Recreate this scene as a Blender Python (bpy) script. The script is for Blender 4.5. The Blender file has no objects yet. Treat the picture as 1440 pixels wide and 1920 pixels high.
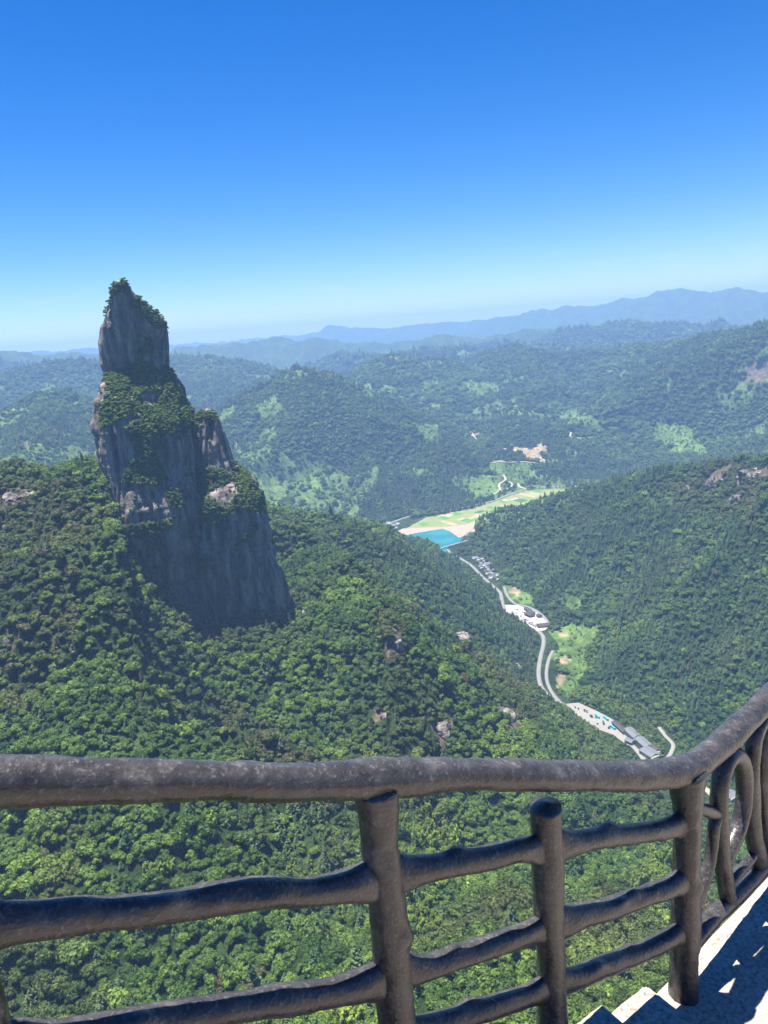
import bpy, bmesh, math, random, time
import numpy as np
from mathutils import Vector
from mathutils.bvhtree import BVHTree
T0 = time.time()
random.seed(7); RNG = np.random.default_rng(11)
scn = bpy.context.scene
COL = scn.collection

# ------------------------------------------------------------------ camera
F, CX, CY = 1442., 720., 960.           # focal length and centre in photograph pixels
PITCH, ROLL = math.radians(13.4), math.radians(4.6)
CAMZ = 600.
def basis():
    fw = np.array([0, math.cos(PITCH), -math.sin(PITCH)])
    r0 = np.array([1., 0, 0]); d0 = np.array([0, -math.sin(PITCH), -math.cos(PITCH)])
    c, s = math.cos(ROLL), math.sin(ROLL)
    return fw, c*r0 + s*d0, -s*r0 + c*d0
FW, RT, DN = basis()
cam_d = bpy.data.cameras.new('camera'); cam = bpy.data.objects.new('camera', cam_d); COL.objects.link(cam)
from mathutils import Matrix
cam.matrix_world = Matrix(((RT[0], -DN[0], -FW[0], 0), (RT[1], -DN[1], -FW[1], 0), (RT[2], -DN[2], -FW[2], CAMZ), (0, 0, 0, 1)))
cam_d.sensor_fit = 'VERTICAL'; cam_d.sensor_height = 36; cam_d.lens = 36*F/1920
cam_d.clip_start = 0.05; cam_d.clip_end = 80000
scn.camera = cam

# ------------------------------------------------------------------ sky, sun, exposure
SUN_EL, SUN_AZ = math.radians(79), math.radians(-66)      # azimuth from +Y towards +X
world = bpy.data.worlds.new('World'); scn.world = world; world.use_nodes = True
wn = world.node_tree; wn.nodes.clear()
sky = wn.nodes.new('ShaderNodeTexSky'); sky.sky_type = 'NISHITA'; sky.sun_disc = False
sky.sun_elevation = SUN_EL; sky.sun_rotation = SUN_AZ
sky.altitude = 900; sky.air_density = 1.0; sky.dust_density = 0.3; sky.ozone_density = 3.0
hs = wn.nodes.new('ShaderNodeHueSaturation'); hs.inputs['Saturation'].default_value = 1.36; hs.inputs['Value'].default_value = 0.5
gm = wn.nodes.new('ShaderNodeGamma'); gm.inputs[1].default_value = 1.15
tn = wn.nodes.new('ShaderNodeMix'); tn.data_type = 'RGBA'; tn.blend_type = 'MULTIPLY'; tn.inputs[0].default_value = 1; tn.inputs[7].default_value = (.86, .885, 1, 1)
bg = wn.nodes.new('ShaderNodeBackground'); bg.inputs['Strength'].default_value = 0.103
wo = wn.nodes.new('ShaderNodeOutputWorld')
wn.links.new(sky.outputs[0], tn.inputs[6]); wn.links.new(tn.outputs[2], hs.inputs['Color']); wn.links.new(hs.outputs[0], gm.inputs[0]); 
# a few thin wisps of cloud low over the ranges, all the way round
tc = wn.nodes.new('ShaderNodeTexCoord'); mp = wn.nodes.new('ShaderNodeMapping'); mp.inputs['Scale'].default_value = (9, 9, 42); wn.links.new(tc.outputs['Generated'], mp.inputs[0])
cn = wn.nodes.new('ShaderNodeTexNoise'); cn.inputs['Scale'].default_value = 1.6; cn.inputs['Detail'].default_value = 7; cn.inputs['Roughness'].default_value = .62; wn.links.new(mp.outputs[0], cn.inputs['Vector'])
cr_ = wn.nodes.new('ShaderNodeValToRGB'); cr_.color_ramp.elements[0].position = .56; cr_.color_ramp.elements[1].position = .78; wn.links.new(cn.outputs['Fac'], cr_.inputs[0])
sx = wn.nodes.new('ShaderNodeSeparateXYZ'); wn.links.new(tc.outputs['Generated'], sx.inputs[0])
zr = wn.nodes.new('ShaderNodeValToRGB'); ze = zr.color_ramp.elements; ze[0].position = .004; ze[0].color = (0, 0, 0, 1); ze[1].position = .085; ze[1].color = (0, 0, 0, 1); zm = ze.new(.028); zm.color = (.5, .5, .5, 1); wn.links.new(sx.outputs['Z'], zr.inputs[0])
mm = wn.nodes.new('ShaderNodeMath'); mm.operation = 'MULTIPLY'; wn.links.new(cr_.outputs[0], mm.inputs[0]); wn.links.new(zr.outputs[0], mm.inputs[1])
cm = wn.nodes.new('ShaderNodeMix'); cm.data_type = 'RGBA'; cm.inputs[7].default_value = (3.1, 3.4, 3.7, 1); wn.links.new(mm.outputs[0], cm.inputs[0]); wn.links.new(gm.outputs[0], cm.inputs[6]); wn.links.new(cm.outputs[2], bg.inputs['Color']); wn.links.new(bg.outputs[0], wo.inputs['Surface'])
sun_d = bpy.data.lights.new('sun', 'SUN'); sun_d.energy = 5.0; sun_d.angle = math.radians(0.53); sun_d.color = (1, .96, .88)
sun = bpy.data.objects.new('sun', sun_d); COL.objects.link(sun)
SUNV = Vector((math.sin(SUN_AZ)*math.cos(SUN_EL), math.cos(SUN_AZ)*math.cos(SUN_EL), math.sin(SUN_EL)))
sun.rotation_euler = SUNV.to_track_quat('Z', 'Y').to_euler(); sun.location = (0, 0, 900)
vs = scn.view_settings; vs.view_transform = 'Standard'; vs.look = 'None'; vs.gamma = 1; vs.exposure = 1.5; vs.use_curve_mapping = False
cy = scn.cycles
cy.use_denoising = True; cy.max_bounces = 4; cy.diffuse_bounces = 3; cy.glossy_bounces = 2; cy.transmission_bounces = 2
cy.transparent_max_bounces = 4; cy.volume_bounces = 0; cy.caustics_reflective = False; cy.caustics_refractive = False
HAZE_DENSITY, HAZE_COLOR = 0.000105, (.34, .59, 1.0)

# ------------------------------------------------------------------ pixel <-> space (camera at the origin, z relative to the eye)
def ray(x, y):
    return FW + RT*((x-CX)/F) + DN*((y-CY)/F)
def at(x, y, D):
    r = ray(x, y); return r*(D/math.hypot(r[0], r[1]))
def project(P):
    P = np.asarray(P); z = P@FW; zz = np.where(z > 1e-3, z, 1e-3)
    return CX+F*(P@RT)/zz, CY+F*(P@DN)/zz, z
FLOOR = -600.
def on_floor(x, y, z=FLOOR):
    r = ray(x, y); return r*(z/r[2])
def in_poly(px, py, poly):
    poly = np.asarray(poly, float); r = np.zeros(px.shape, bool); n = len(poly); j = n-1
    for i in range(n):
        xi, yi = poly[i]; xj, yj = poly[j]
        if yi != yj:
            r ^= ((yi > py) != (yj > py)) & (px < (xj-xi)*(py-yi)/(yj-yi)+xi)
        j = i
    return r

# ------------------------------------------------------------------ noise
_perm = np.random.default_rng(3).permutation(4096).astype(np.int64)
def _h(ix, iy, iz=0):
    return _perm[(_perm[(_perm[ix & 4095] + iy) & 4095] + iz) & 4095]
def _f(t): return t*t*t*(t*(t*6-15)+10)
def noise2(x, y):
    ix = np.floor(x).astype(np.int64); iy = np.floor(y).astype(np.int64); fx = x-ix; fy = y-iy
    def g(a, b):
        an = _h(ix+a, iy+b)*(2*math.pi/4096); return np.cos(an)*(fx-a)+np.sin(an)*(fy-b)
    u, v = _f(fx), _f(fy)
    return 1.5*((g(0, 0)*(1-u)+g(1, 0)*u)*(1-v)+(g(0, 1)*(1-u)+g(1, 1)*u)*v)
def fbm2(x, y, o=4, gain=.5):
    s = 0; a = 1.
    for i in range(o):
        s = s+a*noise2(x+17.3*i, y-9.1*i); x = x*2.03; y = y*2.03; a *= gain
    return s
def ridged2(x, y, o=4, gain=.5):
    s = 0; a = 1.; t = 0
    for i in range(o):
        s = s+a*(1-2*np.abs(noise2(x+31.7*i, y+5.3*i))); t += a; x = x*2.07; y = y*2.07; a *= gain
    return s/t
def noise3(x, y, z):
    ix = np.floor(x).astype(np.int64); iy = np.floor(y).astype(np.int64); iz = np.floor(z).astype(np.int64)
    fx, fy, fz = x-ix, y-iy, z-iz; u, v, w = _f(fx), _f(fy), _f(fz)
    def g(a, b, c):
        return _h(ix+a, iy+b, iz+c)/2048.-1
    def l(a, b, t): return a+(b-a)*t
    return l(l(l(g(0,0,0), g(1,0,0), u), l(g(0,1,0), g(1,1,0), u), v), l(l(g(0,0,1), g(1,0,1), u), l(g(0,1,1), g(1,1,1), u), v), w)
def sstep(a, b, x):
    t = np.clip((x-a)/(b-a), 0, 1); return t*t*(3-2*t)

# ------------------------------------------------------------------ mesh and material helpers
def mesh_np(name, V, Fq, smooth=False):
    """V (n,3), Fq (m,k) index array, k = 3 or 4"""
    me = bpy.data.meshes.new(name); V = np.ascontiguousarray(V, np.float32); Fq = np.ascontiguousarray(Fq, np.int32)
    m, k = Fq.shape
    me.vertices.add(len(V)); me.vertices.foreach_set('co', V.ravel())
    me.loops.add(m*k); me.loops.foreach_set('vertex_index', Fq.ravel())
    me.polygons.add(m); me.polygons.foreach_set('loop_start', np.arange(0, m*k, k, dtype=np.int32))
    me.polygons.foreach_set('loop_total', np.full(m, k, np.int32))
    if smooth: me.polygons.foreach_set('use_smooth', np.ones(m, bool))
    me.update(calc_edges=True); me.validate()
    return me
def link(name, data, parent=None, mat=None, loc=None):
    o = bpy.data.objects.new(name, data); COL.objects.link(o)
    if parent is not None: o.parent = parent
    if mat is not None and data is not None and not data.materials: data.materials.append(mat)
    if loc is not None: o.location = loc
    return o
def tag(o, label=None, cat=None, group=None, kind=None):
    for k, v in (('label', label), ('category', cat), ('group', group), ('kind', kind)):
        if v: o[k] = v
    return o
def empty(name, loc=(0, 0, 0), rz=0):
    o = bpy.data.objects.new(name, None); COL.objects.link(o); o.location = loc; o.rotation_euler = (0, 0, rz); o.empty_display_size = .2
    return o
def W(P): return Vector((float(P[0]), float(P[1]), float(P[2])+CAMZ))

class NT:
    def __init__(s, name):
        s.m = bpy.data.materials.new(name); s.m.use_nodes = True; s.t = s.m.node_tree; s.t.nodes.clear()
        s.out = s.n('ShaderNodeOutputMaterial')
    def n(s, typ, **kw):
        x = s.t.nodes.new(typ)
        for k, v in kw.items():
            if k.startswith('i_'): x.inputs[k[2:].replace('_', ' ')].default_value = v
            else: setattr(x, k, v)
        return x
    def l(s, a, b): s.t.links.new(a, b)
    def ramp(s, fac, stops):
        r = s.n('ShaderNodeValToRGB'); e = r.color_ramp.elements
        while len(e) < len(stops): e.new(.5)
        for i, (p, c) in enumerate(stops): e[i].position = p; e[i].color = (*c, 1) if len(c) == 3 else c
        s.l(fac, r.inputs[0]); return r.outputs[0]
    def mix(s, fac, a, b, typ='MIX'):
        x = s.n('ShaderNodeMix', data_type='RGBA', blend_type=typ)
        for sock, v in ((x.inputs[0], fac), (x.inputs[6], a), (x.inputs[7], b)):
            if hasattr(v, 'is_output'): s.l(v, sock)
            elif isinstance(v, (int, float)): sock.default_value = v
            else: sock.default_value = (*v, 1)
        return x.outputs[2]
    def noise(s, vec, scale, detail=4, rough=.55, out='Fac'):
        x = s.n('ShaderNodeTexNoise'); x.inputs['Scale'].default_value = scale; x.inputs['Detail'].default_value = detail; x.inputs['Roughness'].default_value = rough
        if vec is not None: s.l(vec, x.inputs['Vector'])
        return x.outputs[out]
    def coord(s, out='Object'): return s.n('ShaderNodeTexCoord').outputs[out]
    def mapping(s, vec, scale):
        x = s.n('ShaderNodeMapping'); x.inputs['Scale'].default_value = scale; s.l(vec, x.inputs[0]); return x.outputs[0]
    def bump(s, h, strength=.5, dist=.1):
        x = s.n('ShaderNodeBump'); x.inputs['Strength'].default_value = strength; x.inputs['Distance'].default_value = dist; s.l(h, x.inputs['Height']); return x.outputs[0]
    def bsdf(s, color, rough=.8, normal=None, spec=.3):
        b = s.n('ShaderNodeBsdfPrincipled'); b.inputs['Specular IOR Level'].default_value = spec
        if hasattr(color, 'is_output'): s.l(color, b.inputs['Base Color'])
        else: b.inputs['Base Color'].default_value = (*color, 1)
        if hasattr(rough, 'is_output'): s.l(rough, b.inputs['Roughness'])
        else: b.inputs['Roughness'].default_value = rough
        if normal is not None: s.l(normal, b.inputs['Normal'])
        s.l(b.outputs[0], s.out.inputs['Surface']); return b
def plain(name, col, rough=.7, spec=.3, var=.15, scale=2.):
    t = NT(name); v = t.noise(t.coord(), scale, 4)
    c = t.mix(v, tuple(x*(1-var) for x in col), tuple(min(1, x*(1+var)) for x in col)); t.bsdf(c, rough, spec=spec); return t.m

# ------------------------------------------------------------------ terrain height
RIDGES = []      # (points Nx3, slope, rounding, gully amplitude)
def ridge(pts, slope=.6, w=10., reach=1e5):
    # slope: fall per metre from the crest (a negative value: metres from crest to valley floor); beyond reach it falls twice as fast
    RIDGES.append((np.array([at(*p) for p in pts]), slope, w, reach))
# near left slope: the crest behind it and the spur that comes down in front of the rock peak
ridge([(-260, 900, 1000), (-120, 890, 960), (0, 884, 930), (60, 884, 920), (130, 884, 900), (185, 872, 880)], .55, 12, 330)
ridge([(130, 884, 890), (190, 872, 860), (215, 950, 825), (250, 1035, 800), (300, 1092, 790), (380, 1168, 760), (470, 1330, 650), (560, 1430, 580)], .52, 20, 200)
ridge([(0, 884, 930), (60, 960, 850), (110, 1080, 760), (150, 1200, 670), (170, 1330, 580)], .55, 15)
# saddle the peak stands on, spur running right from it, sub-spurs towards the eye
ridge([(330, 1150, 860), (460, 1166, 830), (545, 1150, 835), (640, 1112, 880), (700, 1106, 880), (760, 1133, 870), (850, 1188, 860), (905, 1206, 850), (960, 1248, 850), (1010, 1296, 850), (1050, 1338, 850), (1120, 1378, 850), (1210, 1434, 850), (1275, 1510, 840)], .68, 10)
ridge([(700, 1106, 880), (735, 1190, 810), (775, 1280, 735), (835, 1385, 650)], .75, 10)
ridge([(905, 1206, 850), (945, 1290, 790), (985, 1370, 730)], .8, 10)
ridge([(545, 1150, 835), (590, 1250, 740), (640, 1350, 650), (690, 1440, 600)], .6, 14)
# conifer spur behind the peak, down to the valley road
ridge([(300, 900, 1250), (440, 930, 1270), (510, 962, 1290), (560, 966, 1300), (640, 976, 1350), (700, 984, 1400), (760, 1014, 1430), (850, 1050, 1440), (940, 1122, 1380), (1000, 1190, 1310), (1008, 1250, 1235)], .6, 14)
ridge([(470, 1000, 1080), (560, 1034, 1060), (640, 1048, 1050), (690, 1092, 1020), (790, 1150, 1000), (880, 1205, 990)], .6, 14)
# mountain on the right of the valley
ridge([(884, 1004, 1960), (930, 986, 1930), (1000, 952, 1880), (1060, 924, 1840), (1130, 898, 1790), (1200, 884, 1740), (1290, 878, 1660), (1350, 866, 1590), (1440, 862, 1500), (1560, 822, 1420), (1750, 760, 1350)], -440, 14)
ridge([(1440, 950, 1440), (1310, 1050, 1400), (1190, 1135, 1380), (1120, 1190, 1370)], -260, 14)
ridge([(1600, 1040, 1200), (1440, 1150, 1190), (1270, 1245, 1190), (1150, 1312, 1190)], -260, 16)
ridge([(1350, 866, 1590), (1250, 970, 1560), (1130, 1060, 1560), (1040, 1110, 1570)], -260, 14)
# cone hill behind the lake
ridge([(300, 800, 3500), (430, 768, 3420), (500, 730, 3360), (560, 700, 3300), (640, 748, 3180), (740, 796, 3020), (830, 856, 2860), (900, 892, 2720), (940, 920, 2620)], .52, 25)
ridge([(560, 700, 3300), (585, 780, 2900), (600, 860, 2600), (620, 940, 2350)], .48, 25)
ridge([(640, 748, 3180), (700, 830, 2800), (750, 920, 2450)], .45, 25)
ridge([(430, 768, 3420), (440, 850, 2900), (470, 930, 2500)], .45, 25)
# hills right of it and beyond the fields
ridge([(600, 720, 4500), (660, 702, 4400), (700, 690, 4300), (716, 680, 4300), (732, 667, 4300), (750, 682, 4300), (790, 680, 4350), (830, 678, 4400), (880, 690, 4500), (930, 672, 4700), (965, 652, 4800), (1020, 668, 4800), (1090, 664, 4700), (1140, 660, 4700), (1200, 646, 4600), (1270, 642, 4500), (1330, 630, 4300), (1390, 622, 4050), (1440, 614, 3850), (1600, 580, 3400)], .42, 40)
ridge([(1440, 614, 3850), (1400, 720, 3400), (1330, 790, 3000), (1280, 850, 2750)], .45, 25)
ridge([(1270, 642, 4500), (1200, 720, 3800), (1120, 790, 3200), (1080, 850, 2850)], .42, 25)
ridge([(965, 652, 4800), (1000, 720, 4000), (960, 780, 3500), (1000, 835, 3000)], .4, 30)
ridge([(830, 678, 4400), (850, 730, 3900), (800, 790, 3500)], .42, 30)
ridge([(1560, 700, 2900), (1440, 800, 2500), (1360, 862, 2350)], .45, 20)
# left middle distance
ridge([(-200, 800, 2900), (-60, 790, 3000), (30, 765, 3100), (70, 742, 3200), (100, 739, 3200), (150, 762, 3150), (230, 800, 3000)], .5, 20)
ridge([(100, 739, 3200), (60, 800, 2800), (20, 870, 2300)], .55, 20)
ridge([(150, 762, 3150), (200, 830, 2700), (230, 900, 2300)], .55, 20)
ridge([(-150, 720, 4600), (0, 708, 4700), (60, 692, 4800), (110, 682, 5000), (150, 678, 5000), (190, 690, 5000), (260, 690, 5000), (330, 668, 5100), (400, 674, 5000), (470, 684, 4900), (560, 704, 4800), (640, 726, 4800)], .45, 40)
ridge([(380, 672, 5050), (400, 730, 4300), (360, 780, 3900)], .45, 30)
ridge([(-200, 690, 6500), (0, 684, 6500), (60, 700, 6400)], .4, 40)
# far ranges
ridge([(-200, 660, 7216), (-60, 655, 7216), (20, 664, 7304), (60, 665, 7392), (138, 661, 7568), (190, 668, 7656), (260, 664, 7832), (330, 661, 7920), (352, 650, 7920), (400, 648, 7920), (430, 641, 7920), (458, 646, 7920), (490, 640, 7920), (520, 630, 7920), (560, 641, 7920), (600, 636, 7832), (650, 644, 7744), (720, 648, 7568), (780, 641, 7480), (830, 629, 7480), (870, 632, 7392), (905, 626, 7304), (950, 628, 7216), (1000, 621, 7216), (1080, 616, 7040), (1130, 612, 7040), (1180, 604, 6952), (1250, 613, 6864), (1330, 615, 6776), (1440, 612, 6600), (1600, 606, 6336)], .40, 18)
ridge([(640, 668, 6138), (720, 672, 6045), (790, 660, 6045), (860, 655, 5952), (900, 662, 5859), (1060, 652, 5766), (1150, 650, 5766)], .38, 18)
ridge([(540, 640, 13079), (585, 626, 13079), (622, 611, 13079), (680, 618, 13079), (740, 614, 12628), (780, 609, 12628), (830, 604, 12628), (880, 606, 12177), (920, 599, 11726), (960, 592, 11365), (1000, 582, 11275), (1035, 583, 11275), (1062, 575, 11184), (1120, 573, 11094), (1165, 563, 11004), (1220, 552, 10824), (1272, 543, 10824), (1330, 548, 10733), (1378, 542, 10643), (1440, 546, 10463), (1600, 560, 9922)], .36, 25)
ridge([(-200, 668, 13530), (40, 662, 13530), (62, 658, 13530), (90, 663, 13530), (140, 656, 13530), (180, 655, 13530), (230, 660, 13530), (330, 664, 13120), (480, 656, 13120)], .3, 25)

RAIL_AZ_N = None
_cd = np.array([0, 8, 40, 150, 280, 420, 550, 700, 900, 1250, 1e6]); _cz = np.array([-9, -26, -92, -216, -302, -374, -437, -507, -605, -720, -720.])
# level ground: car park, village, fields, lake (outlines read from the photograph, lying on the valley floor)
Z4 = lambda L: [(680+x/2.88, 780+y/2.88) for x, y in L]
Z5 = lambda L: [(820+x/2.88, 1020+y/2.88) for x, y in L]
LAKE = [(748, 1005), (784, 999), (829, 992), (840, 996), (867, 1004), (861, 1018), (842, 1024), (830, 1040), (790, 1036), (765, 1020)]
FIELDS = Z4([(235, 608), (340, 550), (480, 520), (600, 498), (700, 463), (880, 402), (1000, 393), (1195, 392), (1150, 460), (1000, 520), (870, 570), (700, 600), (560, 590), (420, 606)])
FLATS = [LAKE, FIELDS, [(720, 1000), (735, 975), (900, 960), (910, 1010), (862, 1030), (830, 1050), (770, 1040)],
         Z5([(40, 20), (110, 60), (230, 70), (350, 210), (500, 270), (510, 330), (600, 420), (620, 480), (700, 480), (720, 520), (620, 560), (640, 640), (690, 720), (720, 850), (860, 880), (960, 950), (1080, 1050), (1180, 1140), (1240, 1240), (1000, 1240), (840, 1000), (690, 890), (560, 800), (530, 640), (540, 470), (380, 380), (320, 240), (200, 160)]),
         Z5([(1180, 1190), (1200, 1000), (1310, 1040), (1320, 1120), (1270, 1200)]), [(1230, 1500), (1300, 1440), (1400, 1480), (1400, 1560), (1330, 1600), (1230, 1560)]]
VALLEY = np.array([on_floor(*p)[:2] for p in ((800, 1010), (838, 1030), (868, 1050), (905, 1080), (938, 1112), (945, 1140), (985, 1160), (1018, 1195), (1030, 1240), (1028, 1290), (1060, 1322), (1110, 1345), (1160, 1372), (1206, 1420), (1240, 1470), (1300, 1530), (1400, 1580))])
VALLEY2 = np.array([on_floor(*p)[:2] for p in ((730, 990), (800, 985), (900, 957), (1000, 932), (1080, 918), (1180, 905))])
_ft = [at(x, y, 800.) for x, y in ((196, 885), (215, 945), (232, 1005), (262, 1050), (300, 1092), (340, 1130), (380, 1168), (450, 1166), (545, 1152), (590, 1130), (640, 1112), (700, 1104))]
FOOT_AZ = np.array([math.atan2(q[0], q[1]) for q in _ft]); FOOT_Z = np.array([q[2]-4 for q in _ft])
FLATS_XY = [np.array([on_floor(*p)[:2] for p in L]) for L in FLATS]

def terrain_z(x, y, detail=True):
    D = np.hypot(x, y); az = np.arctan2(x, y)
    k = np.clip(.016*D, 4, 45)
    h = np.full(x.shape, -1e5); dcr = np.full(x.shape, 1e5)
    for pts, slope, w, reach in RIDGES:
        v = np.full(x.shape, -1e6); dd = np.full(x.shape, 1e5)
        for a, b in zip(pts[:-1], pts[1:]):
            ex, ey = b[0]-a[0], b[1]-a[1]; t = np.clip(((x-a[0])*ex+(y-a[1])*ey)/(ex*ex+ey*ey), 0, 1)
            d = np.hypot(x-a[0]-t*ex, y-a[1]-t*ey)
            zc = a[2]+t*(b[2]-a[2]); dr = np.sqrt(d*d+w*w)-w+1.3*np.maximum(d-reach, 0)
            vv = zc-(slope if slope > 0 else (zc-FLOOR+4)/-slope)*dr
            m = vv > v; v = np.where(m, vv, v); dd = np.where(m, d, dd)
        m = v > h; dcr = np.where(m, dd, dcr)
        h = np.maximum(h, v)+.25*np.maximum(k-np.abs(h-v), 0)**2/k
    c = np.interp(D, _cd, _cz)+26*noise2(az*7+3.1, D*0+.5)*sstep(150, 450, D)+14*noise2(az*19, D*.004)*sstep(150, 450, D)
    c = np.where(np.abs(az) > 1.75, -9-.05*D, c)
    m = c > h; dcr = np.where(m, 90., dcr)
    h = np.maximum(h, c)+.25*np.maximum(25-np.abs(h-c), 0)**2/25
    # the valley: the hills stand back from the line of the road
    dv = np.full(x.shape, 1e6); an = np.zeros(x.shape)
    for a, b in zip(VALLEY[:-1], VALLEY[1:]):
        ex, ey = b[0]-a[0], b[1]-a[1]; t = np.clip(((x-a[0])*ex+(y-a[1])*ey)/(ex*ex+ey*ey), 0, 1); qx, qy = a[0]+t*ex, a[1]+t*ey
        d = np.hypot(x-qx, y-qy); m = d < dv; dv = np.where(m, d, dv); an = np.where(m, np.arctan2(qx, qy), an)
    lat = (az-an)*D
    cap = FLOOR-6+np.maximum(dv-(28+30*sstep(0, 60, lat)), 0)*.95
    vaz_ = np.arctan2(VALLEY[:, 0], VALLEY[:, 1]); vD = np.hypot(VALLEY[:, 0], VALLEY[:, 1]); o_ = np.argsort(vaz_)
    Dr = np.interp(az, vaz_[o_], vD[o_]); slope_in = FLOOR+1+np.maximum(Dr-D-28, 0)*.93*600/Dr
    slope_in = slope_in+2000*(1-sstep(vaz_.min()-.012, vaz_.min(), az))+2000*sstep(vaz_.max(), vaz_.max()+.05, az)+np.where(D > Dr, 2000, 0)
    cap = np.minimum(cap, slope_in)
    cap = cap+sstep(2050, 2300, D)*2000
    # foot of the rock peak: the ground falls away to its right and front
    zc = np.interp(az, FOOT_AZ, FOOT_Z); cap = np.minimum(cap, np.where((D < 1150) & (D > 560), zc+.42*(np.minimum(D, 800)-800)-.05*np.maximum(D-800, 0)+1.5*np.maximum(D-1040, 0)+3000*(1-sstep(FOOT_AZ[0]-.006, FOOT_AZ[0], az))+400*sstep(FOOT_AZ[-1], FOOT_AZ[-1]+.06, az)+3000*sstep(FOOT_AZ[-1]+.05, FOOT_AZ[-1]+.1, az), 1e5))
    df = np.full(x.shape, 1e6)
    for a, b in zip(VALLEY2[:-1], VALLEY2[1:]):
        ex, ey = b[0]-a[0], b[1]-a[1]; t = np.clip(((x-a[0])*ex+(y-a[1])*ey)/(ex*ex+ey*ey), 0, 1); df = np.minimum(df, np.hypot(x-a[0]-t*ex, y-a[1]-t*ey))
    cap2 = FLOOR-6+np.maximum(df-150, 0)*.34+.8*np.maximum(df-520, 0)+(1-sstep(1900, 2120, D))*2000
    h = np.minimum(h, cap2)-.25*np.maximum(16-np.abs(h-cap2), 0)**2/16
    h = np.minimum(h, cap)-.25*np.maximum(16-np.abs(h-cap), 0)**2/16
    above = sstep(0, 90, h-FLOOR)
    # gullies and spurs
    wx, wy = x+60*noise2(x/310., y/310.), y+60*noise2(x/290.+9, y/290.+4)
    env = np.clip(dcr/140., .16+.5*sstep(3500, 6500, D), 1)*above*sstep(60, 220, D)
    n = 30*ridged2(wx/165., wy/165., 4)-13
    far = sstep(1100, 2600, D)
    n = n*(1-.2*far)+far*(66*ridged2(wx/640.+4, wy/640., 4)-24)*(1+.6*sstep(5000, 8000, D))
    h = h+n*env
    f = FLOOR+1.5*fbm2(x/120., y/120., 3)*sstep(2300, 4000, D)
    kk = 14.
    h = np.maximum(h, f)+.25*np.maximum(kk-np.abs(h-f), 0)**2/kk
    for L in FLATS_XY:
        x0, y0 = L.min(0)-5; x1, y1 = L.max(0)+5
        m = (x > x0) & (x < x1) & (y > y0) & (y < y1)
        if m.any():
            ins = in_poly(x[m], y[m], L); hm = h[m]; hm[ins] = FLOOR; h[m] = hm
    return h

# ------------------------------------------------------------------ land cover read from the photograph
MEADOW = [Z5([(620, 480), (720, 430), (880, 440), (860, 520), (800, 600), (790, 700), (740, 790), (690, 820), (640, 770), (690, 690), (620, 600), (660, 540)]),
          Z5([(350, 230), (400, 220), (510, 270), (510, 330), (440, 330), (400, 300)]), Z5([(690, 320), (720, 250), (780, 280), (760, 350), (700, 370)]),
          [(410, 775), (440, 750), (445, 775), (425, 795)], [(560, 930), (585, 895), (600, 905), (590, 935), (565, 945)], [(500, 905), (520, 900), (540, 925), (515, 935)],
          [(780, 715), (815, 708), (822, 722), (795, 728)], [(860, 715), (935, 712), (940, 735), (900, 745), (860, 735)], [(660, 715), (680, 712), (710, 735), (690, 738)],
          [(1040, 770), (1080, 765), (1130, 795), (1100, 800), (1050, 790)], [(880, 905), (930, 890), (940, 925), (890, 940)], [(920, 860), (1000, 870), (1010, 900), (960, 905), (920, 880)],
          [(1230, 790), (1300, 800), (1330, 850), (1270, 850), (1220, 820)], [(770, 790), (820, 795), (830, 825), (800, 820)], [(480, 760), (520, 740), (530, 770), (490, 790)],
          [(60, 732), (90, 728), (104, 737), (80, 738)], [(130, 750), (150, 745), (150, 760)], [(460, 910), (520, 880), (540, 960), (480, 950)]]
EARTH = [Z4([(790, 155), (870, 160), (960, 152), (1000, 185), (965, 212), (985, 240), (985, 258), (930, 242), (900, 215), (870, 192), (800, 192)]),
         Z4([(160, 640), (215, 612), (330, 606), (450, 604), (620, 580), (610, 600), (540, 645), (470, 622), (430, 610), (300, 630), (205, 650)]),
         Z4([(340, 555), (480, 522), (500, 528), (400, 560)]), Z4([(560, 105), (600, 85), (650, 90), (630, 130), (590, 130)]), Z4([(1020, 30), (1060, 20), (1060, 38)]),
         Z5([(670, 490), (710, 490), (718, 510), (690, 515)]), Z5([(640, 610), (690, 592), (700, 625), (660, 637)]), Z5([(660, 690), (690, 700), (670, 760), (640, 780)]),
         Z5([(400, 240), (450, 228), (475, 260), (420, 285)])]
ROCK = [[(706, 1112), (716, 1112), (712, 1180), (702, 1190)], [(728, 1180), (742, 1165), (760, 1210), (750, 1240), (726, 1240)], [(838, 1178), (872, 1180), (885, 1198), (860, 1205)],
        [(0, 935), (30, 900), (80, 890), (85, 920), (50, 950), (10, 990)], [(8, 1185), (28, 1180), (26, 1215), (0, 1235)], [(540, 1140), (575, 1138), (568, 1160), (545, 1160)],
        [(1320, 900), (1345, 870), (1370, 870), (1330, 920)], [(1390, 885), (1440, 865), (1440, 900), (1410, 900)], [(1360, 945), (1400, 915), (1395, 935), (1370, 950)], [(715, 1330), (728, 1330), (722, 1350), (705, 1355)],
        [(80, 745), (100, 745), (95, 765)], [(60, 810), (68, 812), (62, 835), (54, 832)], [(105, 775), (120, 775), (118, 790), (105, 790)], [(1395, 680), (1440, 678), (1440, 710), (1400, 725)], [(95, 770), (112, 790), (90, 830), (80, 800)], [(800, 1345), (850, 1320), (850, 1385), (815, 1400)], [(940, 1330), (975, 1310), (985, 1355), (955, 1370)]]
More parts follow.
